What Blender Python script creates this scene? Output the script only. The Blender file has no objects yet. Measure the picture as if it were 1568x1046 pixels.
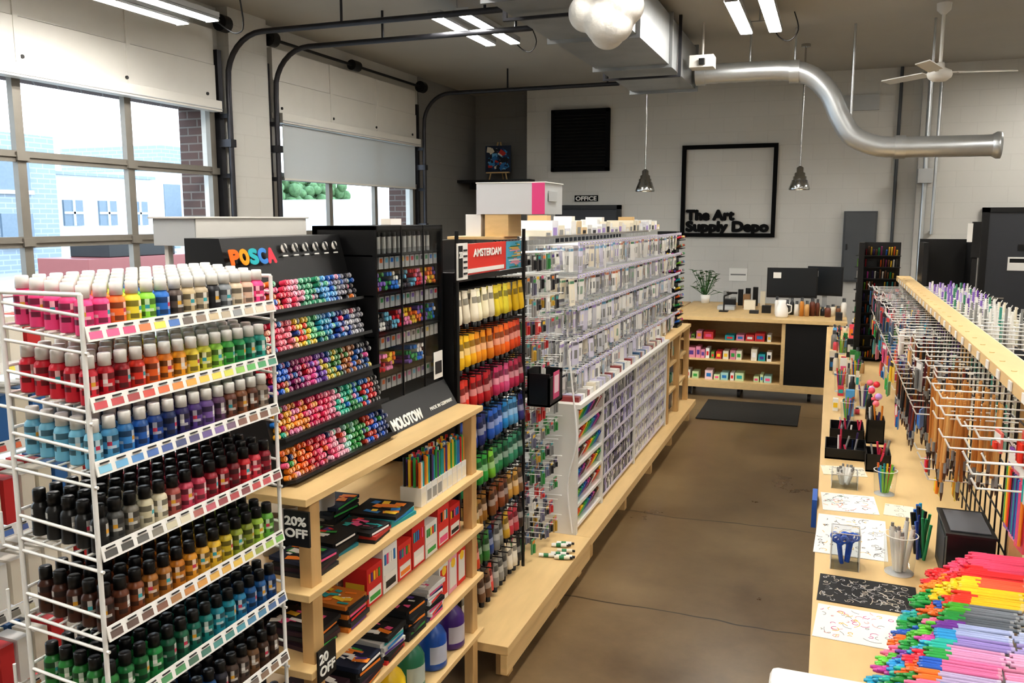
import bpy, math, random
from mathutils import Vector, Matrix
random.seed(7)
R=random.random
U=random.uniform
def lin(c):
    return c/12.92 if c<=0.04045 else ((c+0.055)/1.055)**2.4
def H(h):
    h=h.lstrip('#'); return tuple(lin(int(h[i:i+2],16)/255) for i in (0,2,4))
def mix(a,b,t): return tuple(a[i]*(1-t)+b[i]*t for i in range(3))
def jit(c,k=.12):
    m=1+U(-k,k); return tuple(min(1,max(0,x*m)) for x in c)
def pick(cols,t):
    return cols[min(len(cols)-1,max(0,int(t*len(cols))))]
WHITE=H('#E6E4DE'); BLACK=H('#161617'); DGREY=H('#2B2C2E'); GREY=H('#8C8C8A'); CREAM=H('#E3DAC5')
# ---------------- materials
def nt(name):
    m=bpy.data.materials.new(name); m.use_nodes=True
    n=m.node_tree.nodes; l=m.node_tree.links
    return m,n,l,n['Principled BSDF']
def pm(name,col,rough=.5,metal=0,noise=0,scale=8,bump=0,stretch=(1,1,1),col2=None,spec=.5):
    m,n,l,b=nt(name)
    b.inputs['Roughness'].default_value=rough; b.inputs['Metallic'].default_value=metal; b.inputs['Specular IOR Level'].default_value=spec
    tc=n.new('ShaderNodeTexCoord'); mp=n.new('ShaderNodeMapping'); mp.inputs['Scale'].default_value=stretch
    nz=n.new('ShaderNodeTexNoise'); nz.inputs['Scale'].default_value=scale; nz.inputs['Detail'].default_value=5
    l.new(tc.outputs['Object'],mp.inputs[0]); l.new(mp.outputs[0],nz.inputs['Vector'])
    cr=n.new('ShaderNodeValToRGB'); c2=col2 or tuple(max(0,x*(1-noise)) for x in col)
    cr.color_ramp.elements[0].position=.3; cr.color_ramp.elements[1].position=.7
    cr.color_ramp.elements[0].color=(*c2,1); cr.color_ramp.elements[1].color=(*col,1)
    l.new(nz.outputs['Fac'],cr.inputs[0]); l.new(cr.outputs[0],b.inputs['Base Color'])
    if bump:
        bp=n.new('ShaderNodeBump'); bp.inputs['Strength'].default_value=bump; bp.inputs['Distance'].default_value=.01
        l.new(nz.outputs['Fac'],bp.inputs['Height']); l.new(bp.outputs[0],b.inputs['Normal'])
    return m
def am(name,rough,spec=.5):
    m,n,l,b=nt(name); b.inputs['Roughness'].default_value=rough
    a=n.new('ShaderNodeAttribute'); a.attribute_name='Col'; l.new(a.outputs['Color'],b.inputs['Base Color'])
    return m
PLAS=am('printed_plastic',.35); CARD=am('printed_card',.65)
WOOD=pm('light_plywood',H('#DDBD88'),.45,noise=.12,scale=6,stretch=(3,.6,8))
WOOD2=pm('raw_lumber',H('#D1AC76'),.55,noise=.2,scale=5,stretch=(6,6,.7))
WHITEP=pm('white_painted_panel',H('#DAD7D0'),.5,noise=.03)
WIREW=pm('white_coated_wire',H('#EDECE8'),.35,noise=.02)
WIREB=pm('black_coated_wire',H('#1B1B1C'),.4,noise=.1)
BLK=pm('black_plastic',H('#151516'),.4,noise=.1)
MBLK=pm('matte_black_paint',H('#121213'),.8,noise=.05,spec=.15)
LOUV=pm('louvre_slat_paint',H('#2A2928'),.5,noise=.1)
DARKM=pm('dark_steel',H('#46464A'),.4,.6,noise=.2)
BRONZE=pm('anodised_frame',H('#837E76'),.45,.3,noise=.1)
GALV=pm('galvanised_steel',H('#CACDCE'),.34,.75,noise=.12,scale=4,bump=.05)
GALVD=pm('galvanised_trunk',H('#A7AAAB'),.42,.6,noise=.15,scale=4,bump=.05)
CHROME=pm('ribbed_chrome',H('#C8C8C6'),.18,1,noise=.1)
FABRIC=pm('white_plush',H('#D2CFC8'),.9,noise=.06,scale=40,bump=.3)
LEAF=pm('leaf_green',H('#3E6B35'),.6,noise=.4,scale=20)
TREEM=pm('hazy_foliage',H('#6F8F62'),.9,noise=.5,scale=3,bump=.5)
GREYP=pm('grey_painted_metal',H('#505356'),.5,noise=.08)
LGREY=pm('light_grey_plastic',H('#B3B5B5'),.45,noise=.04)
def wallmat(name,base,mort,bs=.5,bw=.4,rh=.2,ms=.006,rough=.6):
    m,n,l,b=nt(name); b.inputs['Roughness'].default_value=rough
    g=n.new('ShaderNodeNewGeometry'); s=n.new('ShaderNodeSeparateXYZ'); l.new(g.outputs['Position'],s.inputs[0])
    ad=n.new('ShaderNodeMath'); l.new(s.outputs[0],ad.inputs[0]); l.new(s.outputs[1],ad.inputs[1])
    c=n.new('ShaderNodeCombineXYZ'); l.new(ad.outputs[0],c.inputs[0]); l.new(s.outputs[2],c.inputs[1])
    br=n.new('ShaderNodeTexBrick'); br.inputs['Scale'].default_value=1
    br.inputs['Brick Width'].default_value=bw; br.inputs['Row Height'].default_value=rh
    br.inputs['Mortar Size'].default_value=ms; br.inputs['Mortar Smooth'].default_value=.4
    br.inputs['Color1'].default_value=(*base,1); br.inputs['Color2'].default_value=(*tuple(x*.98 for x in base),1); br.inputs['Mortar'].default_value=(*mort,1)
    l.new(c.outputs[0],br.inputs['Vector']); l.new(br.outputs['Color'],b.inputs['Base Color'])
    bp=n.new('ShaderNodeBump'); bp.invert=True; bp.inputs['Strength'].default_value=bs; bp.inputs['Distance'].default_value=.004
    l.new(br.outputs['Fac'],bp.inputs['Height']); l.new(bp.outputs[0],b.inputs['Normal'])
    return m
BLOCK=wallmat('painted_block_wall',H('#C9C7C1'),H('#C4C2BC'),.25)
BLOCKD=wallmat('darker_grey_block',H('#8F8E8B'),H('#898885'),.25)  # darker grey than the other block walls
BRICK=wallmat('exterior_brick',H('#55403A'),H('#6E655F'),.8,.22,.075,.01,.8)
CEIL=pm('ceiling_paint',H('#B4B2AC'),.8,noise=.04,scale=2)
def clear(name,base,edge,tint=(1,1,1)):
    m=bpy.data.materials.new(name); m.use_nodes=True; n=m.node_tree.nodes; l=m.node_tree.links; n.clear()
    o=n.new('ShaderNodeOutputMaterial'); mx=n.new('ShaderNodeMixShader'); tr=n.new('ShaderNodeBsdfTransparent'); g=n.new('ShaderNodeBsdfGlossy')
    tr.inputs[0].default_value=(*tint,1); g.inputs['Roughness'].default_value=.05
    lw=n.new('ShaderNodeLayerWeight'); lw.inputs[0].default_value=.5
    pw=n.new('ShaderNodeMath'); pw.operation='POWER'; pw.inputs[1].default_value=4; l.new(lw.outputs['Facing'],pw.inputs[0])
    mt=n.new('ShaderNodeMath'); mt.operation='MULTIPLY_ADD'; mt.inputs[1].default_value=edge; mt.inputs[2].default_value=base
    l.new(pw.outputs[0],mt.inputs[0]); l.new(mt.outputs[0],mx.inputs[0])
    l.new(tr.outputs[0],mx.inputs[1]); l.new(g.outputs[0],mx.inputs[2]); l.new(mx.outputs[0],o.inputs[0])
    return m
GLASS=clear('window_glass',.02,.3); ACR=clear('clear_acrylic',.05,.35,(.93,.95,.96)); ACRD=clear('smoked_acrylic',.04,.3,(.75,.76,.78))
def emis(name,col,s):
    m,n,l,b=nt(name); b.inputs['Emission Color'].default_value=(*col,1); b.inputs['Emission Strength'].default_value=s; b.inputs['Base Color'].default_value=(*col,1); return m
TUBE=emis('fluorescent_diffuser',(1,.965,.91),72)
BULB=emis('lamp_bulb',(1,.85,.65),4)
m,n,l,b=nt('roller_shade_fabric'); SHADE=m
tl=n.new('ShaderNodeBsdfTranslucent'); tl.inputs[0].default_value=(.75,.8,.82,1); mx=n.new('ShaderNodeMixShader'); mx.inputs[0].default_value=.2
b.inputs['Base Color'].default_value=(*H('#C9CCCC'),1); b.inputs['Roughness'].default_value=.9
l.new(b.outputs[0],mx.inputs[1]); l.new(tl.outputs[0],mx.inputs[2]); l.new(mx.outputs[0],n['Material Output'].inputs[0])
# floor
m,n,l,b=nt('sealed_concrete_floor'); FLOOR=m
g=n.new('ShaderNodeNewGeometry')
n1=n.new('ShaderNodeTexNoise'); n1.inputs['Scale'].default_value=1.3; n1.inputs['Detail'].default_value=8; n1.inputs['Roughness'].default_value=.65; l.new(g.outputs['Position'],n1.inputs['Vector'])
cr=n.new('ShaderNodeValToRGB'); e=cr.color_ramp.elements; e[0].position=.3; e[1].position=.72
e[0].color=(*H('#5E4B34'),1); e[1].color=(*H('#887354'),1); l.new(n1.outputs['Fac'],cr.inputs[0])
n2=n.new('ShaderNodeTexNoise'); n2.inputs['Scale'].default_value=.9; n2.inputs['Detail'].default_value=3; l.new(g.outputs['Position'],n2.inputs['Vector'])
s=n.new('ShaderNodeSeparateXYZ'); l.new(g.outputs['Position'],s.inputs[0])
def math2(op,a,bb,cc=None):
    q=n.new('ShaderNodeMath'); q.operation=op
    for i,v in enumerate((a,bb,cc)):
        if v is None: continue
        if isinstance(v,(int,float)): q.inputs[i].default_value=v
        else: l.new(v,q.inputs[i])
    return q.outputs[0]
wob=math2('MULTIPLY_ADD',n2.outputs['Fac'],.35,s.outputs[1])
cur=None
for yy in (4.33,5.75,9.1,1.2):
    d=math2('ABSOLUTE',math2('SUBTRACT',wob,yy),0); k=math2('LESS_THAN',d,.006)
    cur=k if cur is None else math2('MAXIMUM',cur,k)
mxc=n.new('ShaderNodeMix'); mxc.data_type='RGBA'; l.new(cur,mxc.inputs[0]); l.new(cr.outputs[0],mxc.inputs[6]); mxc.inputs[7].default_value=(*H('#33271A'),1)
l.new(mxc.outputs[2],b.inputs['Base Color'])
rr=n.new('ShaderNodeMapRange'); rr.inputs[3].default_value=.2; rr.inputs[4].default_value=.42; l.new(n1.outputs['Fac'],rr.inputs[0]); l.new(rr.outputs[0],b.inputs['Roughness'])
# ---------------- mesh builder
class MB:
    def __init__(s,name,*mats):
        s.name=name; s.mats=list(mats) or [PLAS]; s.V=[];s.F=[];s.C=[];s.M=[];s.S=[]
    def add(s,vs,fs,col=WHITE,mi=0,sm=False,cols=None):
        o=len(s.V); s.V.extend(vs)
        for i,f in enumerate(fs):
            s.F.append(tuple(o+k for k in f)); s.C.append(cols[i] if cols else col); s.M.append(mi); s.S.append(sm)
    def box(s,x0,x1,y0,y1,z0,z1,col=WHITE,mi=0,cols=None):
        v=[(x,y,z) for x in (x0,x1) for y in (y0,y1) for z in (z0,z1)]
        f=[(0,1,3,2),(4,6,7,5),(0,4,5,1),(2,3,7,6),(0,2,6,4),(1,5,7,3)]
        s.add(v,f,col,mi,cols=cols)
    def obox(s,c,size,rot,col=WHITE,mi=0,cols=None):
        hx,hy,hz=[q/2 for q in size]; c=Vector(c)
        if not isinstance(rot,Matrix):
            rot=Matrix.Rotation(rot[2],3,'Z')@Matrix.Rotation(rot[1],3,'Y')@Matrix.Rotation(rot[0],3,'X')
        v=[tuple(c+rot@Vector((x,y,z))) for x in (-hx,hx) for y in (-hy,hy) for z in (-hz,hz)]
        f=[(0,1,3,2),(4,6,7,5),(0,4,5,1),(2,3,7,6),(0,2,6,4),(1,5,7,3)]
        s.add(v,f,col,mi,cols=cols)
    def cyl(s,p0,p1,r,col=WHITE,n=8,r1=None,mi=0,capcol=None):
        p0=Vector(p0);p1=Vector(p1); d=(p1-p0).normalized(); r1=r if r1 is None else r1
        a=d.cross(Vector((0,0,1)) if abs(d.z)<.9 else Vector((1,0,0))).normalized(); b_=d.cross(a)
        v=[]
        for P,rad in ((p0,r),(p1,r1)):
            for k in range(n):
                t=2*math.pi*k/n; v.append(tuple(P+a*(rad*math.cos(t))+b_*(rad*math.sin(t))))
        f=[(k,(k+1)%n,n+(k+1)%n,n+k) for k in range(n)]
        s.add(v,f,col,mi,True)
        s.add([v[k] for k in range(n)],[tuple(range(n))[::-1]],capcol or col,mi); s.add(v[n:],[tuple(range(n))],capcol or col,mi)
    def lathe(s,o,prof,cols,n=12,mi=0,rot=None,sx=1,sy=1):
        o=Vector(o); v=[]
        for r,z in prof:
            for k in range(n):
                t=2*math.pi*k/n; p=Vector((r*math.cos(t)*sx,r*math.sin(t)*sy,z))
                if rot: p=rot@p
                v.append(tuple(o+p))
        f=[];c=[]
        for i in range(len(prof)-1):
            for k in range(n):
                f.append((i*n+k,i*n+(k+1)%n,(i+1)*n+(k+1)%n,(i+1)*n+k))
                c.append(cols(i,k) if callable(cols) else (cols[i] if isinstance(cols,list) else cols))
        s.add(v,f,mi=mi,sm=True,cols=c)
    def wire(s,pts,r,col=WHITE,n=6,mi=0):
        for a,b_ in zip(pts[:-1],pts[1:]): s.cyl(a,b_,r,col,n,mi=mi)
    def sweep(s,pts,r,col=WHITE,n=12,mi=0,res=6,rz=None,ribs=0):
        P=[Vector(p) for p in pts]; Q=[]
        if res>1:
            for i in range(len(P)-1):
                p0=P[max(0,i-1)];p1=P[i];p2=P[i+1];p3=P[min(len(P)-1,i+2)]
                for j in range(res):
                    t=j/res
                    Q.append(.5*((2*p1)+(p2-p0)*t+(2*p0-5*p1+4*p2-p3)*t*t+(-p0+3*p1-3*p2+p3)*t**3))
            Q.append(P[-1])
        else: Q=P
        v=[]; a=None
        for i,q in enumerate(Q):
            d=(Q[min(i+1,len(Q)-1)]-Q[max(i-1,0)]).normalized()
            if a is None: a=d.cross(Vector((0,1,0)) if abs(d.y)<.9 else Vector((1,0,0))).normalized()
            a=(a-d*a.dot(d)).normalized(); b_=d.cross(a)
            rr_=r*(1+ribs*(i%2))
            for k in range(n):
                t=2*math.pi*k/n; v.append(tuple(q+a*(rr_*math.cos(t))+b_*((rz or rr_)*math.sin(t))))
        f=[(i*n+k,i*n+(k+1)%n,(i+1)*n+(k+1)%n,(i+1)*n+k) for i in range(len(Q)-1) for k in range(n)]
        s.add(v,f,col,mi,True); L=len(v)
        s.add(v[:n],[tuple(range(n))[::-1]],col,mi); s.add(v[L-n:],[tuple(range(n))],col,mi)
    def build(s,bevel=0):
        xs=[v[0] for v in s.V];ys=[v[1] for v in s.V];zs=[v[2] for v in s.V]
        c=((min(xs)+max(xs))/2,(min(ys)+max(ys))/2,min(zs))
        me=bpy.data.meshes.new(s.name); me.from_pydata([(v[0]-c[0],v[1]-c[1],v[2]-c[2]) for v in s.V],[],s.F)
        for m_ in s.mats: me.materials.append(m_)
        me.polygons.foreach_set('material_index',s.M); me.polygons.foreach_set('use_smooth',s.S)
        at=me.color_attributes.new('Col','FLOAT_COLOR','CORNER'); buf=[]
        for f,c_ in zip(s.F,s.C): buf.extend((*c_,1)*len(f))
        at.data.foreach_set('color',buf); me.update()
        o=bpy.data.objects.new(s.name,me); o.location=c; bpy.context.collection.objects.link(o)
        if bevel:
            bm=o.modifiers.new('bevel','BEVEL'); bm.width=bevel; bm.segments=2; bm.limit_method='ANGLE'
        return o
def child(o,parent):
    o.parent=parent; o.matrix_parent_inverse=Matrix.Translation(parent.location).inverted()
INK={}
def text(name,st,loc,size,rot,col,parent=None,ext=.001,bold=0,width=None):
    cu=bpy.data.curves.new(name,'FONT'); cu.body=st; cu.size=size; cu.extrude=ext; cu.resolution_u=4
    t=bpy.data.objects.new(name,cu); bpy.context.collection.objects.link(t); bpy.context.view_layer.update()
    me0=bpy.data.meshes.new_from_object(t.evaluated_get(bpy.context.evaluated_depsgraph_get()))
    bpy.data.objects.remove(t); V0=[tuple(v.co) for v in me0.vertices]; F0=[tuple(p.vertices) for p in me0.polygons]
    V=[];F=[]; sh=[(0,0)]+([(bold*math.cos(a*math.pi/4),bold*math.sin(a*math.pi/4)) for a in range(8)] if bold else [])
    mnx=min(v[0] for v in V0); mxx=max(v[0] for v in V0); sx=(width/(mxx-mnx)) if width else 1
    for i,(dx,dy) in enumerate(sh):
        o_=len(V); V+=[((v[0]-mnx)*sx+dx,v[1]+dy,v[2]-.00005*i) for v in V0]; F+=[tuple(o_+k for k in f) for f in F0]
    me=bpy.data.meshes.new(name); me.from_pydata(V,[],F); key=tuple(round(c,3) for c in col)
    if key not in INK: INK[key]=pm('lettering_ink',col,.7,noise=.02,spec=.2)
    me.materials.append(INK[key]); o=bpy.data.objects.new(name,me); bpy.context.collection.objects.link(o)
    o.location=loc; o.rotation_euler=rot
    if parent: child(o,parent)
    return o
FX=(math.pi/2,0,math.pi/2)
FY=(math.pi/2,0,0)
# ================= ROOM
CZ=3.95
b=MB('floor',FLOOR); b.box(-5.6,4.6,-4,13.2,-.12,0); b.build()
b=MB('ceiling',CEIL); b.box(-5.6,4.6,-4,13.2,CZ,CZ+.1); b.build()
b=MB('wall_back',BLOCK); b.box(-4.43,1.0,12.5,12.75,0,CZ); b.build()
b=MB('wall_back',BLOCK); b.box(1.0,4.6,12.35,12.75,0,CZ); b.build()
b=MB('wall_alcove',BLOCKD); b.box(-5.49,-4.43,13.0,13.2,0,CZ); b.box(-4.435,-4.40,12.75,13.2,0,CZ); b.box(-5.5,-5.49,10.95,13.2,0,CZ); b.build()  # last box: left-wall panel, grey paints in the shade beside bright windows
b=MB('wall_right',BLOCK); b.box(4.5,4.6,-4,12.35,0,CZ); b.build()
b=MB('wall_front',BLOCK); b.box(-5.5,4.5,-4.1,-4,0,CZ); b.build()
b=MB('baseboard_back',GREYP); b.box(-2.9,1.0,12.485,12.5,0,.1); b.build()
piers=[(-4,-.55),(2.5,3.55),(6.62,7.55),(10.7,13.2)]
b=MB('wall_left',BLOCK)
for y0,y1 in piers: b.box(-5.58,-5.5,y0,y1,0,CZ)
for y0,y1 in ((-.55,2.5),(3.55,6.62),(7.55,10.7)): b.box(-5.58,-5.5,y0,y1,3.02,CZ)
b.build()
b=MB('wall_exterior_brick',BRICK)
for y0,y1 in piers: b.box(-5.84,-5.58,y0,y1,-.1,4.3)
for y0,y1 in ((-.55,2.5),(3.55,6.62),(7.55,10.7)): b.box(-5.84,-5.58,y0,y1,3.02,4.3)
b.build()
b=MB('pier_column',BLOCK); b.box(-5.5,-5.37,6.80,7.38,0,CZ); b.build()
wi=1
for y0,y1 in ((-.55,2.5),(3.55,6.62),(7.55,10.7)):  # first opening is out of view, added to let in light
    b=MB('window_%d'%wi,BRONZE,GLASS,WHITEP); wi+=1
    w=(y1-y0)/3
    for i in range(4):
        yy=y0+i*w; b.box(-5.5,-5.45,yy-.035,yy+.035,0,3.02)
    for k in range(6):
        zz=.61*k
        b.box(-5.495,-5.452,y0,y1,max(0,zz-.04),min(3.05,zz+.04))
        if k:
            b.box(-5.505,-5.44,y0,y1,zz-.006,zz+.006)
            for i in range(4): b.box(-5.45,-5.43,y0+i*w-.05,y0+i*w+.05,zz-.03,zz+.03)
    b.add([(-5.478,y0,.04),(-5.478,y1,.04),(-5.478,y1,3.0),(-5.478,y0,3.0)],[(0,1,2,3)],mi=1)
    o=b.build()
for y0,y1 in ((3.55,6.62),(7.55,10.7)):
    b=MB('overhead_door_panel',WHITEP,BLK)
    b.box(-5.5,-5.41,y0-.02,y1+.02,3.075,3.4); b.box(-5.5,-5.42,y0-.02,y1+.02,3.405,3.72)
    w=(y1-y0)/3
    for i in range(1,3): b.box(-5.42,-5.405,y0+i*w-.02,y0+i*w+.02,3.075,3.72)
    for i in range(4): b.cyl((-5.41,y0+.1+i*(y1-y0-.2)/3,3.13),(-5.40,y0+.1+i*(y1-y0-.2)/3,3.13),.015,mi=1)
    b.build()
    b=MB('roller_blind_cassette',WHITEP,LGREY); b.box(-5.43,-5.33,y0,y1,2.975,3.072); b.box(-5.33,-5.325,y0,y1,2.99,3.0,mi=1); b.build(.01)
    b=MB('overhead_door_track',DARKM,BLK)
    for yy in (y0-.1,y1+.1):
        path=[(-5.33,yy,.02),(-5.33,yy,1.5),(-5.33,yy,3.2)]
        for q in range(1,9):
            t=q/8*math.pi/2; path.append((-4.93-.4*math.cos(t),yy,3.28+.4*math.sin(t)))
        path+=[(-3.8,yy,3.68),(-2.6,yy,3.68)]
        b.sweep(path,.026,n=8,res=1)
        b.box(-5.5,-5.42,yy-.03,yy+.03,0,3.55)
        for zz in (.6,1.2,1.8,2.4,2.95): b.box(-5.42,-5.34,yy-.025,yy+.025,zz-.02,zz+.02)
        for zz in (.9,1.9,2.7): b.box(-5.44,-5.3,yy-.04,yy+.04,zz-.035,zz+.035)
        b.wire([(-2.75,yy,3.68),(-2.75,yy,CZ)],.012); b.wire([(-4.1,yy,3.68),(-4.1,yy,CZ)],.012)
        b.cyl((-5.36,yy-.05,3.78),(-5.36,yy+.05,3.78),.075,n=16,mi=1)
    b.cyl((-5.36,y0-.15,3.78),(-5.36,y1+.15,3.78),.017,mi=1)
    b.cyl((-5.36,(y0+y1)/2-.15,3.78),(-5.36,(y0+y1)/2+.0,3.78),.06,n=14,mi=1)
    b.build()
b=MB('roller_shade',SHADE,WHITEP); b.box(-5.392,-5.388,7.62,10.63,2.42,2.97); b.box(-5.398,-5.382,7.62,10.63,2.40,2.42,mi=1); b.build()
b=MB('conduit_pipe',DARKM)
b.cyl((-5.3,6.2,3.90),(-2.7,6.2,3.90),.016); b.build()
b=MB('conduit_pipe',GREYP); b.cyl((.75,12.46,0.0),(.75,12.46,CZ),.02); b.build()
b=MB('sprinkler_pipe',GALV,LGREY); b.cyl((1.08,12.25,.0),(1.08,12.25,CZ),.03); b.cyl((1.2,12.25,1.8),(1.2,12.25,CZ),.02)
b.box(.99,1.16,12.12,12.35,2.45,2.63,mi=1); b.box(1.18,1.22,12.25,12.35,1.8,1.84); b.build()
b=MB('ceiling_vent',BLK)
b.box(-3.9,-3.5,5.9,6.1,CZ-.02,CZ)
for k in range(5): b.box(-3.9,-3.5,5.91+k*.04,5.925+k*.04,CZ-.03,CZ-.02)
b.build()
b=MB('wall_louvre_vent',MBLK,LOUV)
b.box(-4.02,-3.13,12.46,12.5,2.70,3.60)
for a_ in ((-4.02,-3.97,2.70,3.60),(-3.18,-3.13,2.70,3.60),(-4.02,-3.13,2.70,2.75),(-4.02,-3.13,3.55,3.60)): b.box(a_[0],a_[1],12.42,12.47,a_[2],a_[3])
for k in range(16): b.obox((-3.575,12.45,2.79+k*.049),(.8,.05,.006),(.7,0,0),mi=1)
b.build()
DOORM=pm('charcoal_door_paint',H('#3A3C41'),.5,noise=.05)
b=MB('door_1',DOORM,BLK,CHROME)
b.box(-3.95,-3.89,12.44,12.5,0,2.2,mi=1); b.box(-3.0,-2.94,12.44,12.5,0,2.2,mi=1); b.box(-3.95,-2.94,12.44,12.5,2.14,2.2,mi=1); b.box(-3.89,-3.0,12.47,12.5,0,2.14); b.cyl((-3.08,12.42,1.0),(-3.08,12.47,1.0),.025,mi=2)
b.build()
b=MB('door_2',DOORM,BLK,CHROME,PLAS)
b.box(1.78,1.86,12.28,12.35,0,2.14,mi=1); b.box(2.8,2.88,12.28,12.35,0,2.14,mi=1); b.box(1.78,2.88,12.28,12.35,2.08,2.14,mi=1); b.box(1.86,2.8,12.30,12.35,0,2.08)
b.box(2.1,2.5,12.292,12.30,1.35,1.52,WHITE,3); b.box(2.12,2.48,12.29,12.293,1.45,1.50,BLACK,3); b.box(2.2,2.4,12.292,12.30,1.6,1.68,BLACK,3)
b.cyl((1.95,12.24,1.0),(1.95,12.3,1.0),.03,mi=2); b.box(1.95,2.08,12.235,12.25,.99,1.01,mi=2); b.build()
b=MB('office_sign',MBLK); b.box(-3.66,-3.30,12.48,12.5,2.255,2.345); o=b.build()
text('office_lettering','OFFICE',(-3.64,12.478,2.27),.085,FY,WHITE,o,width=.32,bold=.003)
b=MB('electrical_panel',GREYP,BLK); b.box(.14,.56,12.42,12.5,1.15,2.10); b.box(.16,.54,12.41,12.42,1.17,2.08); b.box(.18,.2,12.40,12.41,1.58,1.66,mi=1); b.build(.004)
b=MB('store_name_sign',MBLK); x0,x1,z0,z1=-2.06,-.75,1.74,3.03
b.box(x0,x1,12.45,12.5,z1-.055,z1); b.box(x0,x1,12.45,12.5,z0,z0+.055); b.box(x0,x0+.055,12.45,12.5,z0+.055,z1-.055); b.box(x1-.055,x1,12.45,12.5,z0+.055,z1-.055)
o=b.build()
INKB=H('#0C0C0D')
text('lettering_top','The Art',(-1.975,12.48,1.985),.19,FY,INKB,o,.015,.014,width=.66)
text('lettering_bottom','Supply Depo',(-1.975,12.48,1.825),.19,FY,INKB,o,.015,.014,width=1.13)
b=MB('wall_control_box',LGREY); b.box(.02,.5,12.46,12.5,3.42,3.62); b.box(.05,.2,12.45,12.46,3.45,3.59); b.build()
b=MB('wall_shelf',BLK); b.box(-5.49,-4.3,12.25,12.5,2.55,2.59); b.box(-5.49,-4.43,12.5,13.0,2.55,2.59); b.box(-5.3,-5.27,12.3,13.0,2.45,2.55); b.box(-4.75,-4.72,12.3,13.0,2.45,2.55); b.build()
b=MB('abstract_painting',CARD,WOOD)
b.box(-5.14,-4.72,12.56,12.58,2.72,3.12,H('#1E2C44'))
for i in range(70):
    c=random.choice([H('#2E6FA8'),H('#1E3C66'),H('#B8342C'),H('#D9D3C4'),H('#3B8FC4'),H('#18202C'),H('#6FB0D8')])
    b.obox((U(-5.08,-4.78),12.559-i*.0001,U(2.78,3.06)),(U(.03,.12),.002,U(.02,.09)),(0,U(-.7,.7),0),c)
b.wire([(-5.08,12.56,2.59),(-4.95,12.62,3.18)],.012,mi=1); b.wire([(-4.78,12.56,2.59),(-4.91,12.62,3.18)],.012,mi=1); b.wire([(-4.93,12.8,2.59),(-4.93,12.62,3.1)],.012,mi=1); b.box(-5.12,-4.74,12.53,12.58,2.70,2.72,mi=1)
b.build()
# ================= LIGHT FIXTURES
def fixture(x,y0,z,L=1.35):
    b=MB('fluorescent_light_fixture',LGREY,TUBE,BLK)
    for dx in (-.135,.135):
        b.box(x+dx-.062,x+dx+.062,y0,y0+L,z+.030,z+.065)
        b.box(x+dx-.04,x+dx+.04,y0+.01,y0+L-.01,z+.004,z+.029,mi=1)
        for sg in (-1,1): b.obox((x+dx+sg*.055,y0+L/2,z+.020),(.003,L,.026),(0,sg*-.5,0))  # slanted side wings added to keep tube light off the ceiling
        b.box(x+dx-.055,x+dx+.055,y0,y0+.01,z,z+.03); b.box(x+dx-.055,x+dx+.055,y0+L-.01,y0+L,z,z+.03)
    for yy in (y0+.2,y0+L-.2): b.box(x-.17,x+.17,yy-.02,yy+.02,z+.066,z+.076); b.cyl((x,yy,z+.07),(x,yy,CZ),.006)
    b.sweep([(x+.1,y0+L-.05,z+.08),(x+.16,y0+L+.1,z-.02),(x+.26,y0+L+.12,z-.06),(x+.34,y0+L+.08,z+.03),(x+.3,y0+L,CZ)],.006,n=6,mi=2,res=5)
    b.build()
for x,y0,z in ((-3.28,7.15,3.77),(-.74,7.5,3.77),(-4.45,3.95,3.42),(-.74,3.4,3.77),(-3.0,2.6,3.77),(2.2,6.2,3.77),(2.2,2.2,3.77),(-.74,.2,3.77),(-3.3,-1.2,3.77),(1.8,-1.8,3.77),(2.9,10.0,3.77)):
    fixture(x,y0,z)
# ================= DUCTS
b=MB('rectangular_duct',GALVD,DARKM)
ys=[2.6,4.0,5.4,6.8,8.2,9.8]
for a0,a1 in zip(ys[:-1],ys[1:]):
    b.box(-2.2,-1.50,a0,a1-.02,3.42,3.86); b.box(-2.23,-1.47,a1-.03,a1,3.39,3.885)
for yy in (3.2,5.8,8.6):
    b.box(-2.24,-2.21,yy,yy+.03,3.39,CZ,mi=1); b.box(-1.49,-1.46,yy,yy+.03,3.39,CZ,mi=1); b.box(-2.24,-1.46,yy,yy+.03,3.37,3.39,mi=1)
b.build()
b=MB('round_duct',GALV,CHROME)
b.sweep([(-1.465,9.6,3.54),(-1.1,9.6,3.54),(-.55,9.6,3.53),(-.3,9.6,3.47),(-.10,9.6,3.28),(.02,9.6,3.03),(.15,9.6,2.84),(.38,9.6,2.735),(.62,9.6,2.715)],.102,n=20,res=8,ribs=.03)
b.sweep([(.6,9.6,2.715),(1.1,9.6,2.71),(1.42,9.6,2.71)],.105,n=20,res=2)
b.lathe((1.46,9.6,2.71),[(.105,-.04),(.13,0),(.13,.04),(.001,.041)],WHITE,20,rot=Matrix.Rotation(math.pi/2,3,'Y'))
for x,z in ((-1.41,3.54),(-.45,3.515),(.60,2.715)): b.cyl((x-.05,9.6,z),(x+.05,9.6,z),.118,n=20)
for x,z in ((-.9,3.62),(.12,2.95),(.85,2.8),(-.45,3.6)): b.cyl((x,9.6,z),(x,9.6,CZ),.012)
b.build()
b=MB('security_camera',WHITEP,BLK); b.box(-1.43,-1.19,8.9,9.1,3.5,3.62); b.box(-1.33,-1.27,8.86,8.9,3.52,3.58,mi=1); b.cyl((-1.31,9,3.62),(-1.31,9,CZ),.012,mi=0); b.build(.01)
b=MB('plush_cloud',FABRIC)
def ball(b,c,r,n=16,m=10,sz=1,mi=0,col=WHITE,sx=1):
    prof=[(max(.0005,r*math.sin(math.pi*i/m)),-r*sz*math.cos(math.pi*i/m)) for i in range(m+1)]
    b.lathe(c,prof,col,n,mi,sx=sx)
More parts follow.
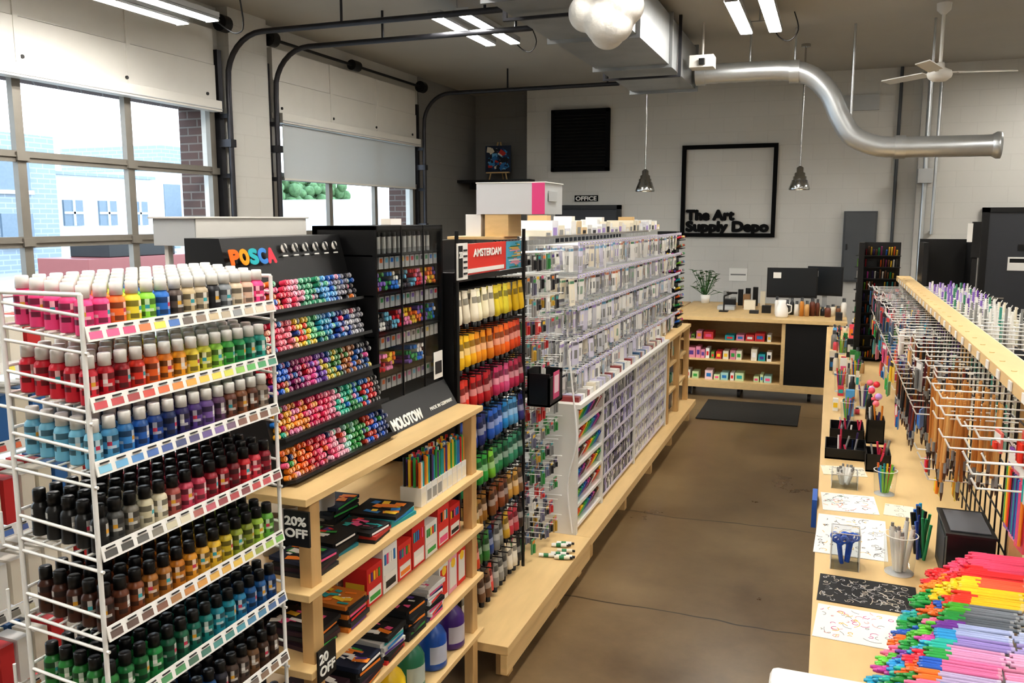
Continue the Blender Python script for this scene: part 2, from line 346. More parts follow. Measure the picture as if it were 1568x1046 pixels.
for dx,dy,dz,r in ((0,0,0,.13),(-.12,.02,.06,.11),(.12,-.02,.07,.11),(.03,0,.14,.13),(-.07,0,.15,.1),(.0,.05,-.04,.11),(.07,-.03,-.03,.1)): ball(b,(-1.29+dx,5.0+dy,3.13+dz),r)
b.cyl((-1.29,5,3.38),(-1.29,5,CZ),.003)
o=b.build(); rm=o.modifiers.new('fuse','REMESH'); rm.mode='VOXEL'; rm.voxel_size=.012; rm.use_smooth_shade=True; sm=o.modifiers.new('soft','SMOOTH'); sm.iterations=6
for x in (-2.18,-.38):
    b=MB('pendant_lamp',CHROME,DARKM,BULB)
    b.lathe((x,10.5,2.33),[(.115,0),(.12,.01),(.105,.05),(.085,.10),(.075,.11),(.075,.15),(.06,.155),(.06,.19),(.04,.20),(.04,.25),(.012,.27)],WHITE,24)
    for q in range(12):
        t=q*math.pi/6; b.wire([(x+.112*math.cos(t),10.5+.112*math.sin(t),2.34),(x+.08*math.cos(t),10.5+.08*math.sin(t),2.44)],.004,mi=1)
    b.cyl((x,10.5,2.6),(x,10.5,CZ),.01); ball(b,(x,10.5,2.38),.04,mi=2); b.cyl((x,10.5,3.92),(x,10.5,CZ),.05)
    b.build()
b=MB('ceiling_fan',WHITEP)
cx,cy,cz=.86,9.0,3.32
b.lathe((cx,cy,cz),[(.001,-.06),(.06,-.06),(.10,-.03),(.11,0),(.10,.03),(.04,.06),(.035,.1),(.015,.11)],WHITE,20)
b.cyl((cx,cy,cz+.05),(cx,cy,CZ),.015); b.lathe((cx,cy,CZ-.1),[(.02,0),(.06,.04),(.065,.1)],WHITE,16)
for k in range(3):
    t=math.radians(12+120*k); M3=Matrix.Rotation(t,3,'Z')@Matrix.Rotation(.2,3,'X')
    b.obox(Vector((cx,cy,cz+.02))+M3@Vector((.40,0,0)),(.5,.12,.01),M3); b.obox(Vector((cx,cy,cz+.02))+M3@Vector((.13,0,0)),(.12,.03,.012),M3)
b.build()
# ================= OUTSIDE
ASPH=pm('asphalt',H('#A8A8A6'),.9,noise=.15,scale=2); WB=pm('outdoor_white_stucco',H('#E8EAEC'),.8,noise=.05); BB=wallmat('outdoor_grey_brick',H('#8E98A2'),H('#A3ABB3'),.3,.6,.2,.03,.9); OW=pm('outdoor_window_tint',H('#74828F'),.4,noise=.1)
b=MB('street_ground',ASPH); b.box(-120,-5.85,-60,120,-.3,-.1); b.build()
b=MB('street_building',BB,OW,WB)
b.box(-40,-30,10,26.7,-.1,5.3)
for k in range(6):
    for z in (1.0,3.1): b.box(-30,-29.9,11.5+k*2.5,12.9+k*2.5,z,z+1.2,mi=1); b.box(-29.95,-29.85,11.4+k*2.5,13+k*2.5,z-.15,z,mi=2)
b.build()
b=MB('street_building',WB,OW,BB); b.box(-42,-31,27,33,-.1,4.0)
for k in range(3):
    b.box(-31,-30.9,27.8+k*1.9,28.8+k*1.9,1.7,2.8,mi=1); b.box(-30.9,-30.85,28.25+k*1.9,28.35+k*1.9,1.7,2.8); b.box(-30.9,-30.85,27.8+k*1.9,28.8+k*1.9,2.2,2.3)
b.box(-31.2,-30.7,27,33,3.85,4.0,mi=2); b.build()
b=MB('street_building',WB,OW,BB)
b.box(-44,-33,35,44,-.1,4.4); b.box(-40,-33,36,40,4.4,5.8,mi=2)
for k in range(12): b.box(-32.9+.0,-32,35.2+k*.35,35.6+k*.35,.2+k*.26,.3+k*.26,mi=2)
b.wire([(-31.9,35,1.2),(-31.9,39.4,4.4)],.06,mi=2); b.wire([(-31.9,39.4,4.4),(-31.9,43,4.4)],.06,mi=2)
for k in range(4): b.box(-33,-32.95,36+k*2,37.2+k*2,2.0,3.8,mi=1)
b.build()
b=MB('street_building',WB,OW,BB); b.box(-40,-30,55,75,-.1,3.4)
for k in range(6): b.box(-30,-29.9,56+k*3.2,58+k*3.2,1.0,2.6,mi=1)
b.build()
b=MB('street_tree',TREEM,WOOD2)
for q in range(260):
    ball(b,(-50+U(-2,2),72+U(-8,8),4.4+U(-2,1.6)),U(.3,.75),7,5)
for k in (-4,0,4): b.cyl((-50,72+k,-.1),(-50,72+k,4),.15,mi=1)
b.build()
for cy0,cc0 in ((17,'#8A4A46'),(30,'#B8BCC0'),(38,'#4A5A6A')):
    b=MB('parked_car',pm('car_paint',H(cc0),.3,noise=.05),BLK,GLASS)
    b.box(-20,-18.2,cy0,cy0+4.3,.35,.95); b.box(-19.8,-18.4,cy0+.9,cy0+3.4,.95,1.5,mi=1); b.box(-19.75,-18.45,cy0+1.2,cy0+3.1,1.5,1.54)
    for yy in (cy0+.9,cy0+3.4): b.cyl((-18.3,yy,.25),(-18.15,yy,.25),.34,n=18,mi=1); b.cyl((-20,yy,.25),(-19.8,yy,.25),.34,n=18,mi=1)
    b.build(.08)
# ================= PRODUCTS
BP=[(.0005,0),(.0165,0),(.0172,.003),(.0172,.014),(.0172,.02),(.0172,.03),(.0172,.036),(.0172,.044),(.0172,.056),(.0155,.063),(.0115,.067),(.0115,.07),(.0128,.07),(.0125,.093),(.011,.095),(.0005,.095)]
def bottle(b,x,y,z,c,cap,sc=1.0,n=12):
    ph=random.randint(0,2); dark=mix(c,BLACK,.75); lt=mix(c,WHITE,.55); ac=random.choice([H('#D8A23A'),H('#3FA0A8'),H('#C33E5A'),WHITE])
    def cf(i,k):
        if i>=11: return cap
        if i==4: return dark if (k+ph)%3 else c
        if i==5: return lt if (k+ph)%4<2 else c
        if i==6: return ac if (k+ph)%6==0 else c
        if i==7: return dark if (k+ph)%4 else lt
        return c
    b.lathe((x,y,z),[(r*sc,h*sc) for r,h in BP],cf,n)
tiers=[1.78,1.645,1.52,1.35,1.185,1.02,.855,.69,.52]
pal=[['#F0508C','#F0508C','#E83E7A','#F47B3A','#F2E14A','#8FD24A','#2F6FBE','#5A4C44','#8A7360','#C9B48C','#B8A98E','#26262A','#8B8F92','#C8B89E','#E4D7C0','#DDB9A2','#F0508C'],
['#C8283A','#B81F2E','#A01C28','#D23A2A','#E0662A','#EE8B2C','#F3A72F','#F4C23A','#F0D64C','#D6D84E','#8DC24A','#4FAE50','#2F9A5A','#2A8A6E','#3FA79A'],
['#7FC3DE','#5FA9D4','#3F86C4','#2C63AE','#274E9A','#23386F','#3A3470','#5A4188','#7A5E9E','#6A4A6A','#7A4A3A','#8A5A3C','#6E4028','#9A8A7A'],
['#222222','#4A4A48','#7A7468','#C9C1A4','#D8CFB4','#A8574F','#B8445A','#8E2230','#A41E2C','#7A1C28','#BE2A30','#C43A48','#8A2030'],
['#4A2A1E','#5E3420','#7A4426','#A06A2E','#C07A2A','#D0902E','#D8A63C','#E0B83E','#C7B33A','#8E9A3A','#9FC04A','#6FAE4A'],
['#2E7A3A','#1F6A38','#2A8A4A','#1E5C42','#1B6C5C','#1F7E7A','#2A8FA0','#2A7AA0','#245C92','#1F4A80'],
['#5A3A8A','#46307A','#2E2E6A','#24407A','#2A5A8A','#3A3A44','#5A4A42','#7A5A3E','#4A3428'],
['#7FB24A','#3F8A3A','#C84A2A','#D8822E','#3A6AA0','#2A8A8A','#7A3A6A'],['#3A3A3A','#8A3A2A','#C8A23A','#2A5A3A','#3A5A9A']]
pal=[[H(c) for c in p] for p in pal]
def wire_rack(name,xf,xb,y0,y1,tiers,top):
    b=MB(name,WIREW,PLAS); r=.0035
    for x in (xf,xb):
        for yy in (y0,y1): b.cyl((x,yy,.0),(x,yy,top),.005)
    b.wire([(xf,y0,top),(xb,y0,top)],.005); b.wire([(xf,y1,top),(xb,y1,top)],.005)
    for ti,z in enumerate(tiers):
        rise=.02
        for k in range(8):
            x=xf+(xb-xf)*k/7; b.cyl((x,y0,z-.004+rise*k/7),(x,y1,z-.004+rise*k/7),r*.8,n=5)
        for yy in (y0,y1):
            b.wire([(xf,yy,z-.008),(xb,yy,z-.008+rise)],r); b.wire([(xf,yy,z+.04),(xb-.0,yy,z+.04+rise)],r)
            b.wire([(xf+.01,yy,z-.03),(xb-.05,yy,z-.03+rise)],r); b.wire([(xb-.05,yy,z-.03+rise),(xb-.05,yy,z+.04+rise)],r)
        b.cyl((xb,y0,z+.05+rise),(xb,y1,z+.05+rise),r)
        M3=Matrix.Rotation(-.25,3,'Y')
        b.obox((xf+.008,(y0+y1)/2,z+.006),(.003,y1-y0,.03),M3,WHITE,1)
        n_=14; P=pal[ti%9]
        for k in range(n_):
            yy=y0+(k+.5)*(y1-y0)/n_
            b.obox((xf+.0100,yy,z+.003),(.002,.030,.014),M3,mix(pick(P,k/n_),WHITE,.12),1); b.obox((xf+.0095,yy,z+.0155),(.002,.022,.003),M3,DGREY,1)
            for q in range(6): b.obox((xf+.0112,yy-.011+q*.0022+U(0,.0006),z+.001),(.0005,.001,.006),M3,BLACK,1)
    return b.build()
wire_rack('wire_display_rack',-1.30,-1.505,1.19,1.765,tiers,1.86)
b=MB('craft_paint_bottles',PLAS)
for ti,z in enumerate(tiers):
    cap=WHITE if ti<3 else BLACK
    for k in range(14):
        c0=pick(pal[ti],(k+.5)/14)
        for q in range(5):
            bottle(b,-1.323-q*.0385,1.217+k*.0402,z+.001+.0037*q,jit(c0,.1),cap,1.0,12 if q<2 or k<2 else 8)
b.build()
wire_rack('wire_display_rack',-1.95,-2.2,1.35,1.95,[1.62,1.42,1.2,.98,.76,.54],1.72)
b=MB('boxed_paint_sets',CARD)
for z in [1.62,1.42,1.2,.98,.76,.54]:
    for k in range(11):
        for q in range(2): b.box(-2.06-q*.1,-1.975-q*.1,1.37+k*.052,1.41+k*.052,z+.01+q*.012,z+.13,jit(random.choice([WHITE,H('#C83A3A'),H('#E8E0D0'),H('#3A6AA0'),CREAM]),.1))
b.build()
def shelf_unit(name,x0,x1,y0,y1,zs,posts):
    b=MB(name,WOOD,WOOD2)
    for z in zs: b.box(x0,x1,y0,y1,z-.022,z)
    for yy in posts:
        for xx in (x0+.02,x1-.06):
            b.box(xx,xx+.04,yy-.025,yy+.025,0,max(zs)-.022,mi=1)
    return b.build(.002)
ZA,ZB,ZC,ZD=.97,.74,.53,.285
su=shelf_unit('product_shelf_unit',-1.78,-1.30,1.88,3.14,[1.245,ZA,ZB,ZC,ZD],(1.95,3.09))
b=MB('sale_tag',BLK); b.box(-1.365,-1.285,1.868,1.876,1.115,1.215); o=b.build()
text('tag_text','20%\nOFF',(-1.36,1.866,1.175),.034,FY,WHITE,o,bold=.0012,width=.07)
b=MB('sale_tag',BLK); b.box(-1.297,-1.291,1.90,1.99,.70,.795); o=b.build()
text('tag_text','20\nOFF',(-1.289,1.905,.755),.038,FX,WHITE,o,bold=.0012,width=.075)
BR=[H(c) for c in ('#D8322E','#E8862E','#F2C83A','#3E9E4A','#2E7AB8','#5A3F8A','#E05A8A','#F0EEE8','#1E1E20','#2AA0A0')]
def flat_stack(b,x,y,z,w,d,n,cols,th=.012,ang=0):
    for k in range(n):
        c=random.choice(cols); a=ang+U(-.12,.12); M3=Matrix.Rotation(a,3,'Z')
        b.obox((x+U(-.006,.006),y+U(-.006,.006),z+th*(k+.5)),(d,w,th*.94),M3,mix(c,BLACK,.2))
        if k==n-1:
            pc=random.sample(BR,4)
            for q in range(14):
                b.obox(Vector((x,y,z+th*n+.0006+q*.0001))+M3@Vector((U(-.36,.36)*d,U(-.36,.36)*w,0)),(U(.1,.35)*d,U(.05,.2)*w,.001),M3@Matrix.Rotation(U(-.4,.4),3,'Z'),random.choice(pc))
        b.obox(Vector((x,y,z+th*(k+.5)))+M3@Vector((d/2+.0004,0,0)),(.001,w*.8,th*.5),M3,random.choice(BR))
b=MB('boxed_art_sets',CARD)
dk=[BLACK,DGREY,H('#1E2A44'),H('#3A1E2A')]
flat_stack(b,-1.42,2.04,ZA,.13,.15,4,dk); flat_stack(b,-1.47,2.19,ZA,.13,.2,4,[BLACK,H('#2A8A9A')]); flat_stack(b,-1.40,2.33,ZA,.12,.15,3,[H('#B8342C'),BLACK]); flat_stack(b,-1.42,2.5,ZA,.16,.17,3,[H('#2A9AA0'),BLACK]); flat_stack(b,-1.60,2.45,ZA,.16,.15,5,dk)
flat_stack(b,-1.44,2.04,ZB,.12,.18,5,dk,.014); flat_stack(b,-1.42,2.18,ZB,.12,.18,6,[BLACK,H('#D8822E'),DGREY],.014); flat_stack(b,-1.62,2.1,ZB,.2,.15,7,dk,.014)
flat_stack(b,-1.42,2.05,ZC,.14,.18,4,dk,.016); flat_stack(b,-1.40,2.22,ZC,.14,.18,5,dk,.016); flat_stack(b,-1.40,2.39,ZC,.14,.17,6,[WHITE,BLACK,H('#D8322E')],.016);flat_stack(b,-1.40,2.56,ZC,.13,.17,7,[BLACK,DGREY],.016);flat_stack(b,-1.40,2.71,ZC,.13,.17,8,[H('#2A3A7A'),BLACK,WHITE],.016)
flat_stack(b,-1.42,2.05,ZD,.15,.17,7,[WHITE,CREAM,WHITE],.012); flat_stack(b,-1.40,2.23,ZD,.14,.17,8,[WHITE,H('#D83A3A'),WHITE],.012); flat_stack(b,-1.56,2.33,ZD,.14,.15,5,[WHITE,CREAM],.012)
for k in range(7):
    y=2.29+k*.107; hgt=.13+.03*(k%2)
    for q in range(2):
        X=-1.36-q*.11
        cc=[H('#C92A26'),WHITE,H('#D83A30')][(k+q)%3]; z=ZB
        b.box(X-.09,X,y,y+.1,z+.001,z+hgt,cc); b.box(X,X+.0015,y+.01,y+.09,z+.01,z+hgt*.4,WHITE); b.box(X,X+.0016,y+.015,y+.085,z+.015,z+hgt*.25,random.choice(BR)); b.box(X-.08,X-.01,y-.0015,y,z+.015,z+hgt*.6,random.choice([WHITE,BLACK,H('#E8C23A')]))
        for s_ in range(5): b.box(X,X+.002,y+.01+s_*.016,y+.02+s_*.016,z+hgt*.62,z+hgt*.85,random.choice(BR))
for k in range(3):
    y=2.80+k*.085; b.box(-1.42,-1.345,y,y+.08,ZC+.001,ZC+.185,[WHITE,H('#E8A6B8'),H('#D83A30')][k]); b.box(-1.345,-1.3435,y+.01,y+.07,ZC+.02,ZC+.13,[H('#D83A30'),WHITE,WHITE][k]); b.cyl((-1.343,y+.04,ZC+.12),(-1.3425,y+.04,ZC+.12),.02,H('#F2C83A'))
b.build()
b=MB('pen_sets_in_boxes',PLAS)
for k in range(9):
    y=2.64+k*.045
    b.box(-1.42,-1.335,y,y+.042,.971,1.04,WHITE if k%3 else H('#E6DED0'))
    for q in range(3):
        for w in range(4): 
            px,py=-1.405+w*.02,y+.008+q*.013; b.cyl((px,py,1.03),(px,py,1.13+U(0,.02)),.0056,random.choice(BR),6)
    b.box(-1.335,-1.3345,y+.004,y+.038,.98,1.02,random.choice([GREY,CREAM,WHITE]))
for k in range(4): b.lathe((-1.58,2.1+k*.1,.971),[(.0005,0),(.03,0),(.034,.12),(.03,.12),(.028,.01)],mix(WHITE,GREY,.5),14)
b.build()
for y,x,c in ((2.44,-1.37,'#E8C421'),(2.61,-1.38,'#2F7A5E'),(2.78,-1.37,'#1F55A8'),(2.95,-1.37,'#4A2A78')):
    c=H(c); b=MB('paint_jug',PLAS)
    pr=[(.0005,0),(.05,0),(.058,.008),(.058,.03),(.058,.10),(.057,.125),(.045,.15),(.024,.17),(.02,.178),(.026,.178),(.026,.205),(.012,.21),(.0005,.21)]
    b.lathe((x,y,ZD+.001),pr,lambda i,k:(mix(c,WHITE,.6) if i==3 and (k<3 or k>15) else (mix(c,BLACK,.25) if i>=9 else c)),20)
    b.build()
# ---- marker display
def slant(y,s,out=0):
    return (-1.425-.172*s+out, y, 1.26+.68*s+out*.25)
TLT=-.247
b=MB('marker_display_stand',BLK,PLAS)
v=[(-1.42,1.945,1.246),(-1.72,1.945,1.246),(-1.72,1.945,1.945),(-1.60,1.945,1.945),(-1.42,2.565,1.246),(-1.72,2.565,1.246),(-1.72,2.565,1.945),(-1.60,2.565,1.945)]
b.add(v,[(0,1,2,3),(7,6,5,4),(0,3,7,4),(3,2,6,7),(1,5,6,2),(0,4,5,1)])
tp=[['#E0304A','#F06A9A','#F28A3A','#E84A6A','#F7B0C4','#7FCFA8','#3FA07A','#6AB0E0','#2A6AC0','#9A9AA8','#3A3A44'],
['#F5C0A8','#E8305A','#F08A9A','#E84A3A','#F2D24A','#6ABF8A','#3AA0B8','#5A9AD8','#2A4A9A','#C8C8D0','#8A8A92'],
['#C8283A','#2A6AC8','#9A2A6A','#E05A9A','#7A4AA8','#D8C24A','#4A8A4A','#A86A3A','#2A5A9A','#38383E'],
['#F2B23A','#E88AB0','#F09A3A','#C81E5A','#E83A6A','#F0A0B8','#3ABFA0','#3A9A5A','#2A7AC8','#D83A3A','#3A3A3A'],
['#F2942E','#F0702A','#C82A3A','#F0608A','#F7B8C8','#A8E0D0','#3A9A4A','#C8442E','#2A6AD0','#16306A']]
tp=[[H(c) for c in p] for p in tp]
for ti in range(5):
    sb=.83-ti*.172
    b.obox(slant(2.255,sb-.150,.018),(.05,.60,.010),(0,TLT,0))
    for row in range(5):
        s_=sb-.03-row*.026
        for k in range(29):
            y=1.965+k*.0205+(.009 if row%2 else 0)
            if y>2.55 or R()<.09: continue
            t=k/29+U(-.06,.06); c=jit(pick(tp[ti],t),.15)
            if R()<.12: c=random.choice(tp[ti])
            o_=.014+U(-.003,.008)
            b.cyl(slant(y,s_,0),slant(y,s_,o_),.0086,c,9,mi=1,capcol=mix(c,WHITE,.1))
            b.cyl(slant(y,s_,o_),slant(y,s_,o_+.003),.0055,mix(c,BLACK,.35),8,mi=1,capcol=mix(c,WHITE,.3))
for k in range(6):
    y=2.22+k*.057; p=slant(y,.955,.006); b.cyl(p,(p[0]+.004,p[1],p[2]),.014,WHITE,14,mi=1); b.obox((p[0]+.006,y,p[2]),(.004,.007,.03),(.5,TLT,0),DGREY,1)
    b.obox((p[0]+.007,y,p[2]-.024),(.003,.024,.004),(0,TLT,0),WHITE,1)
for k in range(5): b.cyl((-1.42,2.0+k*.024,1.262),(-1.414,2.0+k*.024,1.262),.008,WHITE,10,mi=1)
o=b.build()
for i,(ch,c) in enumerate(zip('POSCA',('#F0702A','#F0A02E','#3AB0B8','#4A8AD0','#E84A5A'))):
    text('header_letter',ch,(-1.565,1.955+i*.042,1.872),.058,(math.pi/2+TLT,0,math.pi/2),H(c),o,bold=.004,width=.034)
# ---- smoked acrylic marker case
b=MB('marker_display_case',BLK,PLAS,ACRD,ACR)
X0,X1,Y0,Y1,Z0,Z1=-1.72,-1.47,2.585,3.13,1.246,1.975
b.box(X0,X0+.02,Y0,Y1,Z0,Z1); b.box(X0,X1,Y0,Y0+.014,Z0,Z1); b.box(X0,X1,Y1-.014,Y1,Z0,Z1); b.box(X0,X1,Y0,Y1,Z1-.014,Z1)
b.add([(X1,Y0,Z0),(X1+.06,Y0,Z0),(X1,Y0,Z0+.1),(X0,Y0,Z0),(X1,Y1,Z0),(X1+.06,Y1,Z0),(X1,Y1,Z0+.1),(X0,Y1,Z0),(X0,Y0,Z0+.1),(X0,Y1,Z0+.1)],[(1,5,6,2),(2,6,9,8),(0,1,2),(5,4,6),(3,7,5,1),(3,0,2,8)])
cc=[H(x) for x in ('#D8283A','#E88AB0','#F2C83A','#F07A2A','#7A5AAA','#3A9A5A','#2A7AD0','#E8E4DC','#4A4A50','#7FC3DE')]
for ti,z in enumerate((1.875,1.735,1.59,1.44)):
    b.box(X0,X1-.01,Y0,Y1,z-.006,z); b.add([(X1-.009,Y0+.02,z-.05),(X1-.009,Y1-.02,z-.05),(X1-.009,Y1-.02,z+.02),(X1-.009,Y0+.02,z+.02)],[(0,1,2,3)],mi=2)
    for k in range(13):
        y=2.615+k*.04
        b.box(X1-.02,X1-.016,y-.016,y+.014,z-.052,z-.01,mix(WHITE,GREY,.3),1); b.box(X1-.016,X1-.0155,y-.01,y+.008,z-.03,z-.015,random.choice(cc),1)
        if ti==0:
            for q in range(2): b.cyl((X1-.05-q*.04,y,z),(X1-.05-q*.04,y,z+.06),.0085,WHITE,8,mi=1); b.cyl((X1-.05-q*.04,y,z+.058),(X1-.05-q*.04,y,z+.075),.006,DGREY,8,mi=1)
    if ti==0: continue
    for k in range(31):
        y=2.61+k*.0165
        if ti==3 and (9<k<16 or k>24): continue
        for row in range(4):
            if R()<.12+.1*row: continue
            zz=z+.009+row*.0165; c=jit(cc[(k//3+ti*3+row//2)%10],.2); b.cyl((X1-.13,y,zz),(X1-.03+U(-.006,.006),y,zz+.008),.0080,mix(c,BLACK,.1),8,mi=1,capcol=c)
b.add([(X1,Y0,Z0+.1),(X1,Y1,Z0+.1),(X1,Y1,Z1),(X1,Y0,Z1)],[(0,1,2,3)],mi=3)
for yy in (Y0+.19,Y0+.37): b.box(X1-.004,X1+.003,yy,yy+.004,Z0+.1,Z1)
b.box(X1+.002,X1+.004,3.03,3.11,1.36,1.47,WHITE,1); b.box(X1+.004,X1+.005,3.04,3.10,1.38,1.43,DGREY,1)
o=b.build()
text('case_lettering','MOLOTOW',(X1+.056,2.60,1.256),.055,(math.radians(59),0,math.pi/2),WHITE,o,bold=.0025,width=.23)
text('case_lettering','MADE IN GERMANY',(X1+.052,2.9,1.265),.02,(math.radians(59),0,math.pi/2),WHITE,o,width=.2)
b=MB('storage_box',LGREY,WHITEP); b.box(-1.90,-1.745,2.02,2.58,1.92,2.0); b.box(-1.743,-1.74,2.02,2.58,1.92,2.0,mi=1); b.box(-1.91,-1.735,2.01,2.59,2.0,2.006,mi=1)
for x in (-1.88,-1.80):
    for y in (2.04,2.54): b.box(x,x+.015,y,y+.02,0,1.92,mi=1)
b.build(.003)
# ---- paint tube display
b=MB('tube_display_rack',BLK,PLAS,WOOD)
b.box(-1.74,-1.70,3.17,4.0,.2,1.9); b.box(-1.70,-1.44,3.165,3.185,.2,1.78)
for y in (3.18,3.99): b.cyl((-1.43,y,.2),(-1.43,y,1.95),.009)
b.box(-1.71,-1.43,3.17,4.0,1.74,1.76)
b.box(-1.44,-1.425,3.28,3.93,1.765,1.895,H('#D2382E'),1); b.box(-1.425,-1.423,3.73,3.93,1.765,1.895,H('#4FA8C8'),1)
for k in range(18): b.box(-1.423,-1.421,3.74+U(0,.15),3.74+U(.12,.19),1.77+k*.0065,1.775+k*.0065,random.choice([WHITE,H('#E8B84A'),H('#2A7A5A'),H('#F0A0B0')]),1)
b.box(-1.425,-1.42,3.165,3.27,1.75,1.90,WHITE,1); b.box(-1.42,-1.418,3.175,3.215,1.76,1.89,BLACK,1); 
for k in range(5): b.box(-1.42,-1.418,3.225,3.262,1.77+k*.024,1.778+k*.024,DGREY,1)
b.box(-1.425,-1.423,3.28,3.7,1.772,1.79,WHITE,1)
o=b.build()
text('header_text','AMSTERDAM',(-1.422,3.34,1.84),.045,FX,WHITE,o,width=.32,bold=.0015)
text('tag_text','20',(-1.417,3.178,1.84),.035,FX,WHITE,o,width=.033,bold=.001)
TR=[['#EFE6CF','#EFE6CF','#F2E9C8','#EDE3C8','#E8D23A','#E9DA48','#F0C92E','#E9C22A'],
['#F0BE22','#EFB01F','#EC9A22','#E98A22','#E3701F','#E2641F','#D8501F','#D2401E'],
['#D83A2A','#C82A26','#B81F2A','#A81F30','#C83A6A','#D85A8A','#B02A50','#8A1F3A'],
['#1F4A9A','#1E3C86','#223070','#2A5AB0','#2E6AC0','#2A8AC8','#5AA0D0','#3A3A7A'],
['#1F8A5A','#2A9A4A','#3AA848','#7AB83A','#2A7A48','#1F6A44','#3A8A6A','#1A5C4A'],
['#8A6A2A','#B08A3A','#A0702A','#7A4A22','#8A4A26','#6A3A22','#C89A4A','#7A5A3A'],
['#5A3A22','#D84A2A','#3A7A3A','#2A4A8A','#8A8A86','#C8A23A','#B83A4A','#3A2A22'],
['#B8B2A6','#4A3A2E','#6A4A36','#C83A3A','#8A8A88','#5A5A58','#D8D0C0','#2A2A2C']]
def tube(b,x,y,z,c,L=.165,w=.027,lab=None,ang=0):
    n=10; secs=[(z,.013,.013),(z-.001+.022,.0135,.0135),(z+.0222,.009,.009),(z+.03,.022,.022),(z+.055,w*.92,.021),(z+.075,w*.95,.018),(z+.105,w*.97,.014),(z+L*.8,w,.009),(z+L-.012,w*1.04,.002),(z+L,w*1.04,.002)]
    cs=[BLACK,BLACK,c,c,c,lab or c,c,c,mix(c,BLACK,.15)]
    v=[];f=[];cl=[]; zt=z+L; ca,sa=math.cos(ang),math.sin(ang)
    for (zz,a_,bb) in secs:
        for k in range(n):
            t=2*math.pi*k/n; dy=a_*math.sin(t); dz=zz-zt; v.append((x+bb*math.cos(t),y+dy*ca-dz*sa,zt+dy*sa+dz*ca))
    for i in range(len(secs)-1):
        for k in range(n):
            f.append((i*n+k,i*n+(k+1)%n,(i+1)*n+(k+1)%n,(i+1)*n+k)); q=cs[i]
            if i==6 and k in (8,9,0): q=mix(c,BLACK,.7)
            cl.append(q)
    b.add(v,f,sm=True,cols=cl); b.add(v[:n],[tuple(range(n))[::-1]],cs[0])
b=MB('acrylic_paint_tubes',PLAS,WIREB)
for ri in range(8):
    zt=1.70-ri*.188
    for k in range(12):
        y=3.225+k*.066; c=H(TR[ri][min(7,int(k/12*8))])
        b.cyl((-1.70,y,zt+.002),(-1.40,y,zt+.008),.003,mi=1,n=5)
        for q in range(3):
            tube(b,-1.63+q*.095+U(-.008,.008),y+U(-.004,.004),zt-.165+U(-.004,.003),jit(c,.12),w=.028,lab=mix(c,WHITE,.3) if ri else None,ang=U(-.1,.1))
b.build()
b=MB('accessory_hook_panel',WIREB,PLAS,WIREW)
for k in range(9): b.cyl((-1.60,4.04+k*.05,.2),(-1.60,4.04+k*.05,1.9),.003)
for k in range(23): b.cyl((-1.60,4.02,.24+k*.075),(-1.60,4.46,.24+k*.075),.003)
for ri in range(14):
    z=1.82-ri*.115
    for k in range(6):
        y=4.06+k*.076; b.cyl((-1.60,y,z),(-1.36,y,z+.01),.0025,mi=2,n=5)
        base=random.choice([WHITE,GREY,H('#C83A3A'),H('#3A8A4A'),H('#2A2A30'),H('#6A6A80'),DGREY,GREY,H('#B8963A')])
        for q in range(3):
            if R()<.25: continue
            x=-1.52+q*.06; c=jit(base,.15); h_=U(.05,.095); b.box(x-.004,x+.004,y-.022,y+.022,z-h_,z-.002,mix(c,WHITE,.12),1); b.cyl((x+.008,y,z-h_+.005),(x+.008,y,z-.03),.008,c,8,mi=1); b.box(x+.0042,x+.005,y-.018,y+.018,z-.025,z-.01,random.choice(BR),1)
b.build()
b=MB('white_cable',WIREW); b.sweep([(-1.34,4.48,1.28),(-1.31,4.49,1.0),(-1.29,4.488,.75),(-1.34,4.49,.5),(-1.31,4.49,.215)],.005,n=6,res=5); b.build()
b=MB('wire_basket',BLK,PLAS)
xa,xb_,ya,yb,za,zb=-1.42,-1.30,4.02,4.24,1.05,1.22
b.box(xa,xb_,ya,ya+.01,za,zb); b.box(xa,xb_,yb-.01,yb,za,zb); b.box(xb_-.01,xb_,ya,yb,za,zb-.02); b.box(xa,xa+.01,ya,yb,za,zb+.02); b.box(xa,xb_,ya,yb,za,za+.01)
b.box(xb_,xb_+.002,4.08,4.18,za+.03,zb,H('#C84A78'),1); b.box(xb_+.002,xb_+.003,4.095,4.165,za+.06,zb-.02,H('#E8C8D0'),1); b.box(-1.60,xa,4.08,4.1,za+.05,za+.07)
b.build()
b=MB('base_platform',WOOD,WOOD2)
b.box(-1.78,-1.20,3.16,4.5,.16,.2); b.box(-1.235,-1.205,3.16,4.5,.07,.16)
for y in (3.3,4.0,4.42): b.box(-1.3,-1.24,y-.03,y+.03,0,.16,mi=1); b.box(-1.7,-1.64,y-.03,y+.03,0,.16,mi=1)
b.build(.002)
b=MB('loose_paint_tubes',PLAS)
for k in range(9):
    y=4.12+U(0,.28); x=-1.30+U(-.05,.05); c=random.choice([WHITE,H('#4A8A5A'),CREAM,WHITE]); b.cyl((x-.04,y,.212),(x+.04,y+.02,.212),.011,c,8); b.cyl((x-.015,y+.005,.2122),(x+.01,y+.012,.2122),.0112,H('#2A7A4A'),8); b.cyl((x+.04,y+.02,.212),(x+.055,y+.022,.212),.007,BLACK,8)
b.build()
b=MB('lightbox_sign',LGREY,PLAS,WOOD)
b.box(-1.60,-1.26,3.8,4.08,2.02,2.165); b.box(-1.602,-1.257,3.797,3.80,2.02,2.165,H('#D0D1D2'),1)
b.box(-1.32,-1.2565,3.794,3.797,2.02,2.165,H('#E0508A'),1); b.box(-1.605,-1.255,3.795,4.085,2.165,2.17,WHITE,1)
b.box(-1.257,-1.2545,3.85,3.98,2.08,2.13,H('#A8AAAB'),1)
